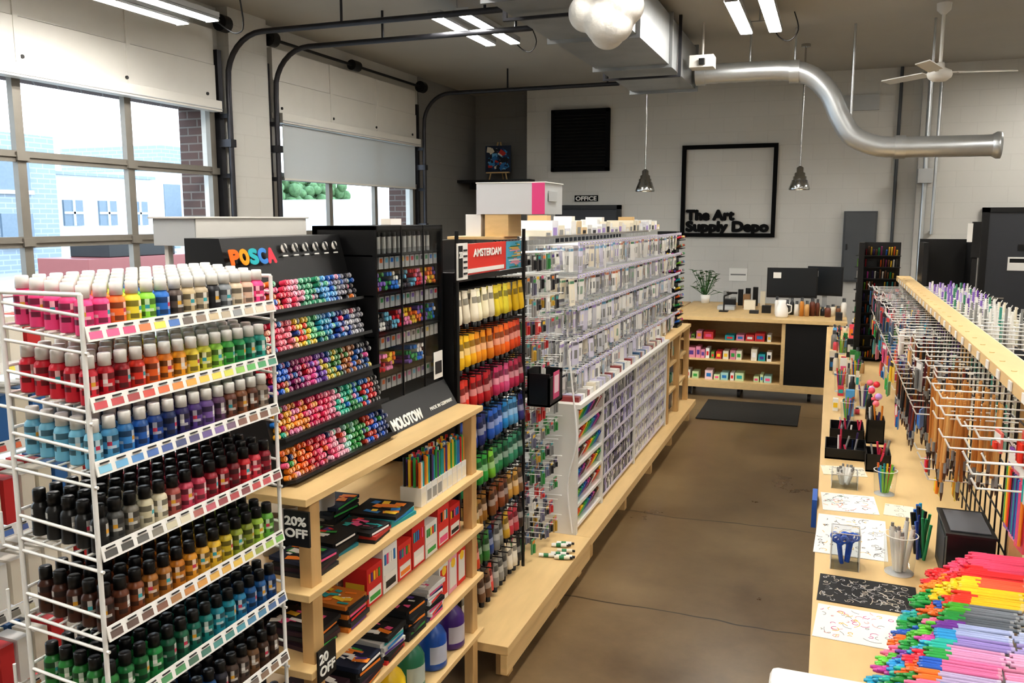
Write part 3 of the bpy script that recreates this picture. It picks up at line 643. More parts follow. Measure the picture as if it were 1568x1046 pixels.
b.box(-1.74,-1.46,3.76,3.98,1.901,1.915,mi=2); b.box(-1.56,-1.44,3.80,3.98,1.915,2.02,mi=2); b.box(-1.66,-1.58,3.80,3.98,1.915,2.02,WHITE,1)
b.build(.003)
b=MB('storage_cabinet',WOOD2,CARD); b.box(-1.9,-1.8,3.0,3.35,1.82,1.95); b.box(-1.9,-1.85,3.4,3.5,1.82,2.0,WHITE,1);b.box(-1.9,-1.8,3.0,3.5,.0,1.82,DGREY,1); b.build()
# ---- gondola 2
b=MB('gondola_shelving',WHITEP,WOOD,WOOD2,PLAS)
b.box(-1.74,-1.29,4.5,4.53,.2,.94); b.box(-1.76,-1.27,4.5,7.3,.94,.965); b.box(-1.76,-1.27,7.3,8.5,.935,.965,mi=1)
b.box(-1.78,-1.20,4.5,8.5,.15,.2,mi=1); 
for y in (4.7,5.6,6.5,7.4,8.4): b.box(-1.3,-1.25,y-.03,y+.03,0,.15,mi=2); b.box(-1.72,-1.67,y-.03,y+.03,0,.15,mi=2)
b.box(-1.74,-1.72,4.5,8.5,.2,.94)
for y in (5.1,6.05,7.3): b.box(-1.72,-1.29,y-.012,y+.012,.2,.94)
for z in (.45,.7): b.box(-1.72,-1.30,7.3,8.5,z-.02,z,mi=1)
for y in (7.36,7.9,8.46): b.box(-1.33,-1.28,y-.025,y+.025,.2,.935,mi=2)
ZS=(.24,.36,.48,.60,.72,.83)
for (ya,yb) in ((4.53,5.09),(5.11,6.04),(6.06,7.29)):
    for z in ZS:
        b.box(-1.72,-1.30,ya,yb,z-.006,z,WHITE,3); b.box(-1.30,-1.297,ya,yb,z-.014,z+.006,mix(WHITE,H('#B9AFD4'),.5) if ya>5 else WHITE,3)
b.build(.0)
b=MB('pens_and_supplies',PLAS)
rb=[H(x) for x in ('#C8283A','#E86A2A','#F2C83A','#7AB83A','#2A9A5A','#2A9AA0','#2A6AC0','#5A3F8A','#C84A9A','#3A3A3A','#8A5A3A','#E8E4DC')]
for si,(ya,yb) in enumerate(((4.53,5.09),(5.11,6.04),(6.06,7.29))):
    for zi,z in enumerate(ZS):
        n_=int((yb-ya)/.0135)
        for k in range(n_):
            y=ya+.01+k*.0135; t=k/n_
            c=pick(rb,(t*1.0+zi*.21)%1) if si==0 else (random.choice([WHITE,GREY,GREY,H('#A79CC8'),H('#5A5A60'),H('#D8D4E4'),H('#3A3A44')]) if si==1 else random.choice([WHITE,WHITE,CREAM,H('#C8C8C8'),H('#B8B4C4')]))
            c=jit(c,.15); h_=U(.08,.1)
            if si==0: b.cyl((-1.34,y,z+.004),(-1.304,y,z+h_-.01),.0064,c,6); b.cyl((-1.42,y,z+.03),(-1.35,y,z+h_),.0062,c,6)
            elif k%2==0: b.box(-1.40,-1.304,y-.006,y+.014,z+.001,z+h_,c); b.box(-1.304,-1.3035,y-.004,y+.012,z+h_*.5,z+h_*.8,random.choice([WHITE,GREY,H('#8A7AB8'),DGREY]))
for k in range(56):
    y=4.56+k*.048
    if y>7.24: continue
    c=random.choice([WHITE,WHITE,CREAM,H('#C8C4D8'),H('#B8B4AE'),H('#8A3A3A'),H('#4A6A8A')]); b.box(-1.42,-1.30,y,y+.04,.966,.966+U(.02,.05),c)
for z in (.2,.45,.70,.965):
    for k in range(17):
        y=7.4+k*.062
        if abs(y+.02-7.9)<.05 and z<.9: continue
        if z>.9 and y>7.98: continue
        b.box(-1.5,-1.37,y,y+.045,z+.001,z+U(.06,.16),random.choice([WHITE,CREAM,H('#3A3A3E'),H('#8A8A90'),H('#5A9A8A'),H('#C8A06A')]))
b.build()
b=MB('grid_panel',WIREW,PLAS)
for k in range(35): b.cyl((-1.62,4.5+k*.1,.965),(-1.62,4.5+k*.1,1.88),.003,n=5)
for k in range(13): b.cyl((-1.62,4.5,.98+k*.075),(-1.62,8.0,.98+k*.075),.003,n=5)
b.box(-1.64,-1.60,4.5,8.0,1.88,1.9,WHITE,1)
b.build()
b=MB('hanging_packets',CARD,WIREW)
for ri in range(5):
    z=1.85-ri*.18
    b.box(-1.312,-1.309,4.55,8.0,z+.0,z+.022,H('#BDB6D4'))
    for k in range(43):
        y=4.58+k*.08
        b.cyl((-1.62,y,z),(-1.31,y,z+.004),.0025,mi=1,n=5)
        accent=random.choice([H('#8A8A92'),H('#3A3A40'),H('#A08AC0'),H('#6A9AB8'),H('#C8785A'),H('#5A8A6A')])
        for q in range(5):
            if R()<.12: continue
            x=-1.57+q*.054+U(-.008,.008); c=jit(random.choice([WHITE]*4+[CREAM,H('#BEBEC2'),H('#CFCBDA'),H('#A9A9AC')]),.1); h_=U(.11,.16); w_=U(.045,.066)
            rot=U(-.35,.35); rx=U(-.06,.06); M3=Matrix.Rotation(rot,3,'Z')@Matrix.Rotation(rx,3,'Y'); o_=Vector((x,y,z-.004-h_/2))
            b.obox(o_,(.007,w_,h_),M3,c)
            def pr(dy,dz,sy,sz,cc_): b.obox(o_+M3@Vector((.0040,dy,dz)),(.0012,sy,sz),M3,cc_); b.obox(o_+M3@Vector((0,-w_/2-.0002,dz)),(.006,.0006,sz),M3,cc_)
            pr(0,h_*.36,w_*.8,h_*.10,accent)
            if R()<.7: pr(U(-.006,.006),-.01,w_*.45,h_*.35,mix(random.choice([GREY,DGREY,accent,CREAM]),WHITE,.25))
            if R()<.5:
                for s_ in range(3): pr(0,-h_*.30-s_*.006,w_*.6,.0018,GREY)
    for k in range(50): 
        y=4.58+k*.068; b.box(-1.309,-1.307,y,y+.036,z+.005,z+.017,WHITE); b.box(-1.307,-1.3065,y+.004,y+.02,z+.008,z+.013,DGREY)
b.build()
b=MB('stacked_supply_boxes',CARD)
for k in range(27):
    y=4.55+k*.125; hh=U(.03,.09); c=random.choice([WHITE,WHITE,CREAM,H('#D9C19A'),H('#D8D8DC')]); b.box(-1.72,-1.5,y,y+.11,1.901,1.901+hh,c); b.box(-1.499,-1.498,y+.01,y+.08,1.905,1.905+hh*.5,random.choice([GREY,DGREY,WHITE,H('#A08AC0')]))
    if R()<.4: b.box(-1.66,-1.54,y+.02,y+.09,1.901+hh,1.901+hh+.03,random.choice([WHITE,H('#C8A878')]))
b.build()
b=MB('marker_tower',BLK,PLAS)
b.box(-1.6,-1.34,8.1,8.36,.966,.99); b.box(-1.56,-1.38,8.14,8.32,.99,1.88)
for ri in range(11):
    z=1.0+ri*.08
    for k in range(9):
        c=random.choice(rb); y=8.12+k*.027; b.cyl((-1.38,y,z+.012),(-1.33,y,z+.03),.011,c,7,mi=1); x=-1.57+k*.024; b.cyl((x,8.14,z+.012),(x,8.09,z+.03),.011,random.choice(rb),7,mi=1)
    b.box(-1.6,-1.33,8.09,8.37,z-.006,z)
b.build()
# ================= FAR COUNTER
b=MB('service_counter',WOOD,BLK,WOOD2,DARKM)
b.box(-1.68,.2,9.58,11.4,.875,.915)
b.box(-1.6,.06,9.62,10.2,.11,.19); b.box(-1.6,.06,10.2,10.24,.13,.875)
b.box(-1.6,-1.56,9.62,10.2,.19,.875); b.box(-.46,-.42,9.62,10.2,.19,.875); b.box(.02,.06,9.62,10.2,.19,.875); b.box(-.42,.02,9.63,9.65,.19,.875,mi=1)
for z in (.43,.65): b.box(-1.56,-.46,9.66,10.2,z-.02,z)
for x in (-1.45,-.9,-.15):
    b.cyl((x-.015,9.75,.05),(x+.015,9.75,.05),.05,n=16,mi=3); b.box(x-.03,x+.03,9.72,9.78,.09,.11,mi=3); b.cyl((x-.015,10.1,.05),(x+.015,10.1,.05),.05,n=16,mi=3); b.box(x-.03,x+.03,10.07,10.13,.09,.11,mi=3)
for x in (-1.6,.12): b.box(x,x+.05,11.3,11.35,0,.875,mi=2)
b.build(.002)
b=MB('counter_books_and_boxes',CARD)
for z,hh in ((.19,.09),(.43,.12),(.65,.08)):
    x=-1.5
    while x<-.6:
        w=U(.03,.11); c=random.choice([WHITE,WHITE,H('#C83A3A'),H('#2A5A9A'),H('#2A9AA0'),CREAM,H('#D88AA0'),H('#7A9A4A')]) if z>.2 else random.choice([WHITE,H('#A8D0C8'),H('#E8C8C8'),H('#C8D8A8')])
        if R()<.85: h_=hh*U(.6,1.2); b.box(x,x+w,9.7,9.9,z+.001,z+h_,c); b.box(x+w*.2,x+w*.8,9.698,9.7,z+h_*.3,z+h_*.7,random.choice(BR))
        x+=w+U(.004,.03)
b.build()
b=MB('floor_mat',pm('rubber_mat',H('#26241F'),.85,noise=.2,scale=60,bump=.3)); b.box(-1.2,-.22,8.5,9.45,0,.012); b.build(.004)
def monitor(x,y,z,w,h,ang=0,name='computer_monitor',col=None):
    b=MB(name,BLK,LGREY,PLAS); M3=Matrix.Rotation(ang,3,'Z'); c=Vector((x,y,z))
    b.obox(c+Vector((0,0,.14+h/2)),(w,.03,h),M3); b.obox(c+M3@Vector((0,-.0155,0))+Vector((0,0,.14+h/2+.01)),(w-.03,.002,h-.04),M3,col or H('#1E2226'),2)
    b.obox(c+M3@Vector((0,.03,0))+Vector((0,0,.12)),(.06,.02,.24),M3,mi=1); b.obox(c+Vector((0,0,.006)),(.2,.16,.012),M3,mi=1)
    if col is None: b.obox(c+M3@Vector((-w*.3,-.018,0))+Vector((0,0,.14+h*.75)),(.09,.002,.07),M3,WHITE,2)
    b.build(.003)
monitor(-.42,10.75,.915,.58,.36,.1); monitor(-.05,11.2,.915,.42,.36,-.2)
b=MB('side_cabinet',WOOD,WOOD2); b.box(-2.4,-1.70,10.5,11.3,.88,.915); b.box(-2.38,-1.72,10.55,11.25,0,.88,mi=1); b.build()
monitor(-2.02,10.8,.915,.30,.4,-.1,col=H('#B8BCC0'))
b=MB('potted_plant',LEAF,PLAS)
px0,py0=-1.50,11.2
b.lathe((px0,py0,.915),[(.0005,0),(.05,0),(.065,.11),(.06,.11),(.055,.09),(.0005,.09)],WHITE,16,mi=1)
for k in range(46):
    t=U(0,6.28); r_=U(.04,.2); z=U(.14,.42); p=Vector((px0+r_*math.cos(t),py0+r_*math.sin(t)*.6,.915+z)); b.wire([(px0,py0,1.0),tuple(p)],.003)
    M3=Matrix.Rotation(t,3,'Z')@Matrix.Rotation(U(-.6,.6),3,'Y'); q=[p+M3@Vector(w_) for w_ in ((-.04,0,0),(0,.03,.006),(.06,0,-.004),(0,-.03,.006))]; b.add([tuple(w_) for w_ in q],[(0,1,2,3)])
b.build()
b=MB('counter_jars',PLAS)
for k in range(14):
    x=-.55+k*.055; y=10.1+U(-.12,.12); r_=U(.022,.033); h_=U(.1,.22); c=random.choice([WHITE,DGREY,H('#8A5A3A'),H('#C8A06A'),CREAM,H('#6A3A2A'),BLACK,H('#C8863A')]); b.lathe((x,y,.915),[(.0005,0),(r_,0),(r_,h_*.7),(r_*.6,h_*.8),(r_*.6,h_),(.0005,h_)],[c,c,c,DGREY,DGREY],12)
b.build()
b=MB('water_pitcher',PLAS); b.lathe((-.48,9.85,.915),[(.0005,0),(.06,0),(.07,.02),(.066,.10),(.04,.15),(.045,.19),(.04,.19),(.028,.17),(.0005,.17)],WHITE,18); b.wire([(-.43,9.85,1.06),(-.38,9.85,1.05),(-.38,9.85,.98),(-.415,9.85,.96)],.008,WHITE); b.build()
b=MB('desk_clutter',PLAS,LGREY)
b.box(-1.25,-1.05,10.4,10.6,.916,.96,mi=1); b.box(-1.2,-1.07,10.65,10.8,.916,1.02,BLACK); b.box(-.95,-.82,10.5,10.6,.916,1.03,CREAM); b.box(-.98,-.9,10.7,10.85,.916,1.08,H('#8A6A4A'))
for k in range(6): x=-1.25+k*.09; b.box(x,x+.06,11.0,11.05,.916,.98+U(0,.18),random.choice([WHITE,GREY,BLACK,CREAM]))
b.wire([(-1.15,10.2,.93),(-1.15,10.2,1.1),(-1.05,10.2,1.14)],.01,BLACK); b.box(-1.2,-1.1,10.15,10.25,.916,.93,BLACK); b.box(-1.12,-1.0,10.17,10.23,1.13,1.15,BLACK)
b.box(-.72,-.62,10.2,10.3,.916,1.0,BLACK); b.box(-.85,-.75,10.1,10.2,.916,.95,DGREY); b.box(.08,.15,9.7,9.8,.916,1.0,DGREY)
b.build()
b=MB('wall_notice',CARD); b.box(-1.35,-1.1,12.49,12.5,1.12,1.3,WHITE); b.box(-1.33,-1.12,12.488,12.49,1.2,1.22,GREY); b.build()
# ================= RIGHT ISLAND
b=MB('island_counter',WOOD,WHITEP,WOOD2)
b.box(0,1.0,1.3,9.25,.862,.9); b.box(.06,.94,1.4,9.2,0,.862,mi=1); b.build(.002)
b=MB('island_grid_wall',WIREB,WOOD,PLAS,WOOD2)
for k in range(47): b.cyl((.52,2.72+k*.0915,.9),(.52,2.72+k*.0915,1.54),.003,n=5)
for k in range(8): b.cyl((.52,2.72,.95+k*.08),(.52,7.0,.95+k*.08),.003,n=5)
for k in range(11): b.cyl((.52,1.7+k*.1,1.2),(.52,1.7+k*.1,1.54),.003,n=5)
for k in range(5): b.cyl((.52,1.7,1.2+k*.08),(.52,2.7,1.2+k*.08),.003,n=5)
b.box(.47,.56,1.7,7.0,1.54,1.575,mi=1); b.box(.56,.563,1.7,7.0,1.535,1.575,CREAM,2)
for k in range(28): b.cyl((.5,1.8+k*.18,1.575),(.5,1.8+k*.18,1.577),.008,mi=1); b.box(.465,.469,1.82+k*.18,1.86+k*.18,1.545,1.57,WHITE,2)
for y in (2.72,3.9,5.4,6.95): b.box(.525,.56,y-.02,y+.02,.9,1.54,mi=3)
b.build()
def hook(b,y,z,x0=.52,L=.24,mi=1,sgn=-1):
    b.wire([(x0,y,z),(x0+sgn*L,y,z-.004),(x0+sgn*(L+.012),y,z+.018)],.0025,mi=mi,n=5)
b=MB('hooked_art_supplies',PLAS,WIREW,WOOD2)
def brushes(y,z,c0,lens,nx=4,x0=.32):
    for q in range(nx):
        for w in range(3):
            x=x0+q*.045+U(-.006,.006); yy=y-.022+w*.022; L=U(*lens); zt=z-.005; c=jit(c0() if callable(c0) else c0,.15)
            b.cyl((x,yy,zt),(x+U(-.008,.008),yy+U(-.008,.008),zt-L),.0042,c,6,r1=.0052); b.cyl((x,yy,zt-L),(x,yy,zt-L-.03),.005,GREY,6); b.cyl((x,yy,zt-L-.03),(x,yy,zt-L-.055),.005,H('#4A3428'),6,r1=.0015)
def packs(y,z,base,nq=3,hh=(.09,.14),xx=.32):
    for q in range(nq):
        if R()<.2: continue
        x=xx+q*.06+U(-.01,.01); h_=U(*hh); c=jit(base,.2); a=U(-.4,.4)
        b.obox((x,y,z-.004-h_/2),(.005,.058,h_),(0,0,a),mix(c,WHITE,.15)); b.obox((x-.003,y,z-.02),(.001,.05,.02),(0,0,a),random.choice([WHITE,BLACK,H('#C83A3A')]))
        for w in range(3): b.cyl((x-.009,y-.016+w*.016,z-.03),(x-.009,y-.016+w*.016,z-h_+.005),.005,jit(base,.4) if R()<.6 else random.choice(BR),6)
dkc=lambda: random.choice([BLACK,H('#5A1E22'),H('#26304A'),H('#8A5A2A'),H('#2A2A2A'),H('#7A3A2A')])
brn=lambda: random.choice([H('#C98F4E'),H('#C98F4E'),H('#B87A3A'),H('#D8A868')])
for k in range(44):
    y=1.95+k*.115
    hook(b,y,1.50,L=U(.16,.24)); hook(b,y+.05,1.43,L=U(.14,.22))
    if 2.62<y<3.1: brushes(y,1.495,brn,(.17,.24),4,.33)
    elif y<2.62:
        if k%3==0: packs(y,1.495,random.choice([H('#E8C83A'),H('#D8402E'),WHITE]),2,(.05,.09),.40)
    elif y<4.3:
        if k%2: brushes(y,1.495,dkc,(.10,.15),3,.36)
        elif k%4==0: packs(y,1.495,random.choice([WHITE,H('#C8A06A'),GREY]),2)
    elif R()<.75: packs(y,1.495,random.choice([DGREY,BLACK,H('#4A3A5A'),H('#2A4A6A'),H('#2A5A4A'),H('#D8862E'),H('#8A2A3A')]),4,(.08,.14),.30)
for k in range(34):
    y=2.85+k*.125
    z=1.295 if y>3.3 else 1.195
    hook(b,y,z+.005,L=.2)
    if y<3.5:
        if k%2: packs(y,z,random.choice([H('#E8C83A'),WHITE,H('#2A6AC0'),DGREY]),2,(.07,.1),.36)
    elif y<4.5: brushes(y,z,dkc,(.11,.16),3,.34)
    elif k%3: packs(y,z,random.choice(BR+[DGREY,BLACK,BLACK,DGREY]),3,(.08,.12),.32)
    if y>4.2 and k%2:
        hook(b,y,1.13,L=.18); packs(y,1.125,random.choice(BR+[WHITE,DGREY,BLACK]),3,(.07,.11),.34)
b.build()
b=MB('tall_pen_rack',BLK,PLAS)
b.box(.2,.5,7.15,7.19,.9,1.82); b.box(.2,.24,7.0,7.15,.9,1.82)
for ri in range(10):
    z=.93+ri*.088
    b.box(.18,.5,7.06,7.15,z-.005,z)
    for k in range(17):
        if R()<.3: continue
        b.cyl((.2+k*.018,7.11,z),(.2+k*.018,7.08,z+U(.04,.07)),.006,mix(random.choice(rb),BLACK,U(.2,.8)),6,mi=1)
b.build()
b=MB('black_display_bin',BLK,PLAS); b.box(.58,.9,6.6,6.63,1.0,1.86); b.box(.58,.61,6.3,6.6,1.0,1.84); b.box(.87,.9,6.3,6.6,1.0,1.84); b.box(.58,.9,6.3,6.6,.9,1.0); b.box(.85,.9,6.22,6.26,1.75,1.98); b.box(.82,.85,6.21,6.22,1.85,1.97,WHITE,1); b.box(.86,.89,6.24,6.26,.9,1.8); b.build()
b=MB('hanging_pen_packs',PLAS,WIREW)
for k in range(30):
    y=2.2+k*.135
    for z in (1.56,1.3):
        hook(b,y,z,.56,.28,1,1)
        if z>1.5 and y<4.0: continue
        for q in range(4):
            x=.62+q*.06; c=random.choice([H('#6A3F9A'),H('#8A6AB8'),H('#C8B8E0'),WHITE,H('#4A8A6A')]) if y>4.8 else random.choice([WHITE,GREY,H('#4A9A8A'),CREAM])
            b.obox((x,y,z-.07),(.005,.06,.12),(0,0,.1),mix(c,WHITE,.3)); b.cyl((x-.006,y,z-.12),(x-.006,y,z+.02+U(0,.03)),.006,c,6); b.cyl((x-.006,y+.02,z-.12),(x-.006,y+.02,z+.03),.006,WHITE,6)
b.build()
# rainbow felt pens, loosely stacked
b=MB('rainbow_felt_pens',PLAS)
C_=lambda s_:[H(x) for x in s_.split()]
capc=C_('#7A3FA0 #E8762E #E83A50 #2FA04A #2E63C0 #30A8C8 #58B83A #2F9A4A #C84AA0 #3A78D0 #30B0A0 #6AC848 #2E8A3A #3AA0D8 #F07AA0 #E86A2A')
bands=C_('#F0557A #F0557A #E8343A #F26A4A #F5D02E #F2C42A #7A8088 #5F666E #A9B4D8 #9A8AC8 #D89AC0 #E07AA8 #B8A8C8 #8FA6D8 #7AB8D8 #C8CCD8 #F0A070 #D0A8D8')
rows=84; y0=1.66
for k in range(rows):
    y=y0+k*.0122; base=.905+k*.0007
    x00=.03+k*.0036
    bi=int((rows-1-k)/4.6); bc0=bands[min(len(bands)-1,bi)]
    for L in range(7):
        if L<6 and R()<.06: continue
        x=x00+L*.018+U(-.012,.012); z=base+.006+L*.0116; dy=U(-.0025,.0025); ay=U(-.004,.004)
        if k>=76: c=H('#F0557A') if L>2 else H('#E8343A')
        elif k>=70: c=H('#E8343A') if L>3 else H('#F28A2A')
        elif k>=62: c=H('#F5D02E') if L>2 else H('#2FA04A')
        elif k>=56 and L>4: c=H('#E8402E')
        else: c=capc[(k//4*3+(L//2)*5)%len(capc)]
        c=jit(c,.12)
        b.cyl((x-.009,y+dy,z),(x-.002,y+dy,z),.0034,mix(c,BLACK,.15),6,r1=.0048)
        b.cyl((x-.002,y+dy,z),(x+.038,y+dy,z),.0056,c,8,r1=.0059,capcol=mix(c,WHITE,.2))
        if L==6:
            bc=jit(bc0,.1)
            b.cyl((x+.038,y+dy,z),(x+.150,y+dy+ay,z),.0050,bc,8); b.cyl((x+.150,y+dy+ay,z),(x+.158,y+dy+ay,z),.0054,mix(bc,WHITE,.25),8)
            x2=x+.162+U(0,.012); c2=mix(jit(bc,.2),WHITE,.12); b.cyl((x2,y+dy+U(-.003,.003),z+.001),(x2+.16,y+dy+U(-.006,.006),z+.006),.0054,c2,7); b.cyl((x2+.162,y+dy,z+.003),(x2+.3,y+dy,z+.006),.0054,mix(c2,WHITE,.2),7)
        elif L>3: b.cyl((x+.038,y+dy,z),(x+.10,y+dy,z),.0050,c,6)
b.build()
b=MB('pen_tray',WHITEP,ACR)
x_=lambda y:.075+(y-1.66)/.0122*.0036
v=[(x_(1.65),1.65,.9002),(.8,1.65,.9002),(.8,2.695,.9002),(x_(2.69),2.695,.9002),(x_(1.65),1.65,.904),(.8,1.65,.904),(.8,2.695,.962),(x_(2.69),2.695,.962)]
b.add(v,[(3,2,1,0),(4,5,6,7),(0,1,5,4),(1,2,6,5),(2,3,7,6),(3,0,4,7)])
b.build()
b=MB('hanging_marker_sets',PLAS,WIREW)
for k in range(3):
    y=2.28+k*.07; hook(b,y,1.43,.52,.06)
    for q in range(2):
        c=[H('#D84A5A'),H('#E88AA0'),H('#7A4A9A')][(k+q)%3]; b.obox((.465+q*.03,y,1.31),(.006,.065,.215),(0,0,.1),jit(c,.2)); b.obox((.461+q*.03,y,1.395),(.002,.055,.03),(0,0,.1),WHITE)
        for w in range(4): b.cyl((.459+q*.03,y-.024+w*.016,1.22),(.459+q*.03,y-.024+w*.016,1.37),.0045,random.choice(BR),6)
b.build()
b=MB('black_organizer_box',BLK,ACR,CARD,PLAS); b.box(.37,.50,2.74,2.98,.901,1.06); b.box(.365,.503,2.735,2.985,1.06,1.068); b.box(.38,.49,2.76,2.96,1.068,1.072,H('#55565A'),2); b.box(.368,.37,2.78,2.94,.93,1.04,H('#3A3B3E'),2); b.build(.004)
b=MB('blue_pen_bundle',PLAS)
for k in range(22):
    y=2.93+U(0,.16); x=.325+U(-.015,.015); b.cyl((x,y,.902),(x+U(-.02,.015),y+U(-.01,.01),1.02+U(0,.03)),.005,random.choice([H('#1F3A8A'),H('#2A6AC0'),H('#2AA0C8'),H('#2A8A5A'),BLACK]),7)
b.build()
def doodle(name,x,y,w,d,ang,bg,inks,n=60):
    b=MB(name,CARD); M3=Matrix.Rotation(ang,3,'Z'); b.obox((x,y,.9012),(w,d,.0016),M3,bg)
    for k in range(n):
        p=Vector((U(-.46,.46)*w,U(-.44,.44)*d,0)); a=U(0,6.28); cv=U(-1.2,1.2); L=U(.004,.010); ink=random.choice(inks)
        for q in range(random.randint(3,7)):
            Mr=Matrix.Rotation(a,3,'Z'); nx=p+Mr@Vector((L*.8,0,0))
            if abs(nx.x)>.48*w or abs(nx.y)>.48*d: break
            b.obox(Vector((x,y,.9023))+M3@(p+Mr@Vector((L*.4,0,0))),(L,.0015,.0005),M3@Mr,ink); p=nx; a+=cv
    b.build()
doodle('doodle_paper',.115,3.45,.20,.22,.05,WHITE,[DGREY,H('#C83A3A'),H('#3A8A4A'),H('#E8A22E'),GREY],55)
doodle('doodle_paper',.115,3.08,.23,.40,-.03,WHITE,[DGREY,H('#E8B82E'),BLACK,GREY],90)
doodle('doodle_paper',.29,3.42,.10,.14,-.1,CREAM,[GREY],12)
doodle('scratch_art_sheet',.15,2.60,.27,.20,-.04,BLACK,[WHITE,GREY,CREAM],120)
doodle('doodle_paper',.12,2.37,.22,.21,-.06,WHITE,[H('#C83A8A'),GREY,H('#D8A0A0'),H('#E8B82E')],60)
doodle('doodle_paper',.10,3.9,.18,.14,.1,CREAM,[GREY,DGREY],20)
def cup(name,x,y,r,h,kind,sq=False):
    b=MB(name,ACR,PLAS); t=.003
    if sq:
        for a in ((x-r,x-r+t,y-r,y+r),(x+r-t,x+r,y-r,y+r),(x-r,x+r,y-r,y-r+t),(x-r,x+r,y+r-t,y+r)): b.box(a[0],a[1],a[2],a[3],.9,.9+h)
        b.box(x-r,x+r,y-r,y+r,.9,.906)
        for a in ((x-r,y-r),(x+r,y-r),(x-r,y+r),(x+r,y+r)): b.cyl((a[0],a[1],.9),(a[0],a[1],.9+h),.0015,mix(WHITE,GREY,.3),5,mi=1)
        b.wire([(x-r,y-r,.9+h),(x+r,y-r,.9+h),(x+r,y+r,.9+h),(x-r,y+r,.9+h),(x-r,y-r,.9+h)],.0018,mix(WHITE,GREY,.3),5,1)
    else:
        b.lathe((x,y,.9),[(.0005,.003),(r*.85,.003),(r,h)],WHITE,20)
        b.lathe((x,y,.9+h),[(r,-.001),(r+.001,.001),(r-.003,.001)],WHITE,20,mi=1); b.lathe((x,y,.9),[(r*.84,0),(r*.86,.004),(.0005,.004)],mix(WHITE,GREY,.3),20,mi=1)
    for k in range(14 if kind!='scissors' else 4):
        a=U(0,6.28); rr_=r*.55; p0=(x+rr_*.5*math.cos(a),y+rr_*.5*math.sin(a),.91); p1=(x+rr_*1.2*math.cos(a),y+rr_*1.2*math.sin(a),.9+h*U(1.0,1.3))
        if kind=='scissors':
            p1=(x+rr_*math.cos(a),y+rr_*math.sin(a),.9+h*.6); b.cyl(p0,p1,.006,H('#2A5FC0'),7,mi=1)
            for sg in (-1,1): b.lathe((p1[0]+sg*.012,p1[1],p1[2]+.02),[(.009,-.004),(.014,0),(.009,.004),(.007,0),(.009,-.004)],H('#2A5FC0'),12,mi=1,rot=Matrix.Rotation(1.4,3,'X')); b.cyl(p1,(p1[0]+sg*.01,p1[1],p1[2]+.01),.005,H('#2A5FC0'),7,mi=1)
        elif kind=='white': b.cyl(p0,p1,.007,jit(WHITE,.1),7,mi=1); b.cyl(p1,(p1[0],p1[1],p1[2]+.012),.005,GREY,6,mi=1)
        else: b.cyl(p0,p1,.0045,random.choice(rb),6,mi=1)
    b.build()
cup('pencil_cup',.09,2.80,.042,.12,'scissors',True); cup('pencil_cup',.25,2.80,.05,.125,'white'); cup('pencil_cup',.10,3.68,.05,.06,'white',True)
cup('pencil_cup',.25,3.62,.045,.10,'mix'); cup('pencil_cup',.13,4.9,.04,.11,'mix'); cup('pencil_cup',.22,5.3,.04,.11,'mix'); cup('pencil_cup',.1,5.75,.04,.12,'mix'); cup('pencil_cup',.2,6.2,.045,.12,'mix'); cup('pencil_cup',.12,7.4,.04,.12,'mix')
b=MB('counter_display_trays',BLK,PLAS,ACR)
for (x,y,w,d,h) in ((.11,4.2,.18,.22,.05),(.24,4.0,.1,.14,.08),(.12,4.55,.16,.2,.06),(.25,4.5,.08,.12,.12)):
    b.box(x-w/2,x+w/2,y-d/2,y+d/2,.9,.908); 
    for a in ((x-w/2,x-w/2+.004,y-d/2,y+d/2),(x+w/2-.004,x+w/2,y-d/2,y+d/2),(x-w/2,x+w/2,y-d/2,y-d/2+.004),(x-w/2,x+w/2,y+d/2-.004,y+d/2)): b.box(a[0],a[1],a[2],a[3],.9,.9+h)
    for k in range(9):
        px=x+U(-w*.4,w*.4); py=y+U(-d*.4,d*.4); b.cyl((px,py,.908),(px+U(-.02,.02),py+U(-.02,.02),.9+h+U(.01,.06)),.005,random.choice([BLACK,GREY,H('#3A2A5A'),H('#C83A5A'),GREY,H('#1E2A4A'),WHITE,H('#D8862E')]),6,mi=1)
b.build()
b=MB('counter_merchandise',PLAS,CARD)
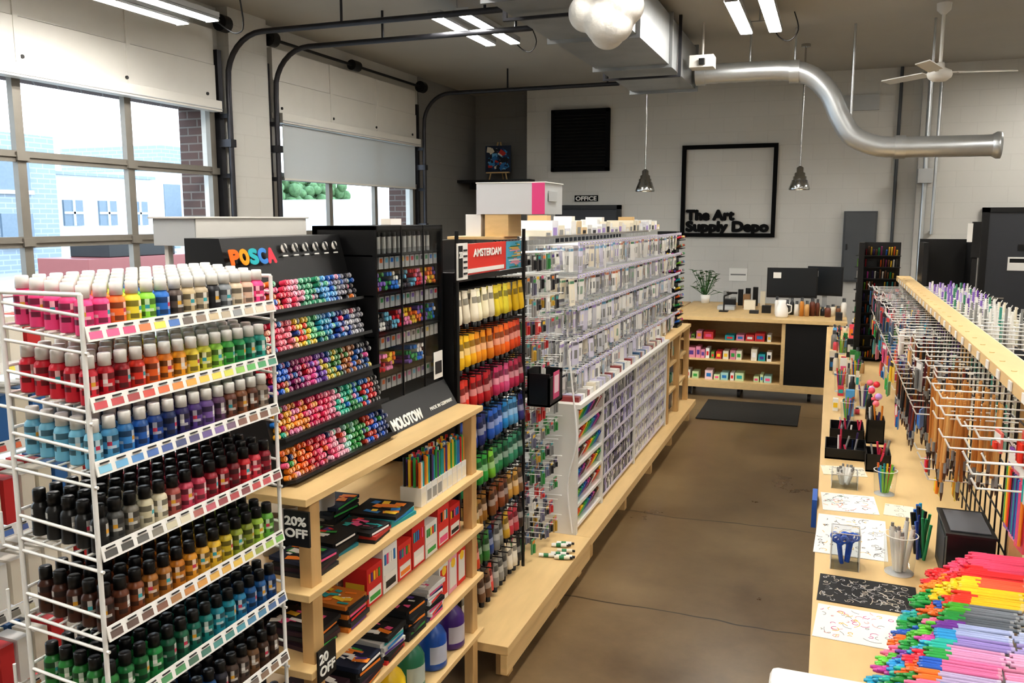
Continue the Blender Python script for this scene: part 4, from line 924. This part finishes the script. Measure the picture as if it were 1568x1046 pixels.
for k in range(70):
    y=5.0+k*.058; x=U(.05,.26); w=U(.02,.05); h_=U(.03,.17)
    c=random.choice([WHITE,CREAM,DGREY,BLACK,H('#C83A4A'),H('#E85A6A'),H('#3A8A4A'),H('#C8A06A'),H('#5AA0D0'),GREY,WHITE])
    if any((abs(y-q)<.09) for q in (4.9,5.3,5.75,6.2,7.4)): continue
    if 6.95<y<7.25: continue
    if k%2: b.box(x-w/2,x+w/2,y-.025,y+.022,.9005,.9+h_,c); b.box(x-w*.4,x+w*.4,y-.0262,y-.025,.9+h_*.3,.9+h_*.7,random.choice(BR))
    else: b.lathe((x,y,.9005),[(.0005,0),(w*.5,0),(w*.5,h_*.7),(w*.3,h_*.8),(w*.3,h_),(.0005,h_)],[c,c,c,DGREY,DGREY],10)
for k in range(9):
    ball(b,(.26+U(-.03,.03),4.75+k*.06,1.0+U(-.02,.1)),.018,8,6,col=random.choice([H('#E8506A'),H('#F07A8A'),H('#E83A4A'),H('#C8A0E0')]))
    b.cyl((.26,4.75+k*.06,.9),(.26,4.75+k*.06,1.0),.004,DGREY,6)
b.build()
b=MB('white_card_display',WHITEP); b.box(-.06,.18,1.34,1.40,.9,1.262); b.build(.012)
b=MB('blue_pen_holder',PLAS); b.box(-.02,-.002,3.35,3.5,.82,.93,H('#2A5AA8')); b.build()
# ================= CAMERA / WORLD
cam=bpy.data.cameras.new('camera'); co=bpy.data.objects.new('camera',cam); bpy.context.collection.objects.link(co)
co.location=(0,0,2.0); co.rotation_euler=(math.radians(90-8.23),0,math.radians(20.5)); cam.sensor_width=36; cam.lens=29.85; cam.clip_start=.05; cam.clip_end=300
bpy.context.scene.camera=co
w=bpy.data.worlds.new('overcast_sky'); bpy.context.scene.world=w; w.use_nodes=True; n=w.node_tree.nodes; l=w.node_tree.links
tc=n.new('ShaderNodeTexCoord'); sp=n.new('ShaderNodeSeparateXYZ'); l.new(tc.outputs['Generated'],sp.inputs[0]); cr=n.new('ShaderNodeValToRGB'); l.new(sp.outputs[2],cr.inputs[0])
cr.color_ramp.elements[0].position=.0; cr.color_ramp.elements[0].color=(.86,.94,1,1); cr.color_ramp.elements[1].position=.5; cr.color_ramp.elements[1].color=(.6,.8,1,1)
l.new(cr.outputs[0],n['Background'].inputs[0]); n['Background'].inputs[1].default_value=4.2
sc=bpy.context.scene; sc.view_settings.view_transform='Standard'; sc.view_settings.exposure=.02
try: sc.view_settings.look='Medium High Contrast'
except Exception:
    pass
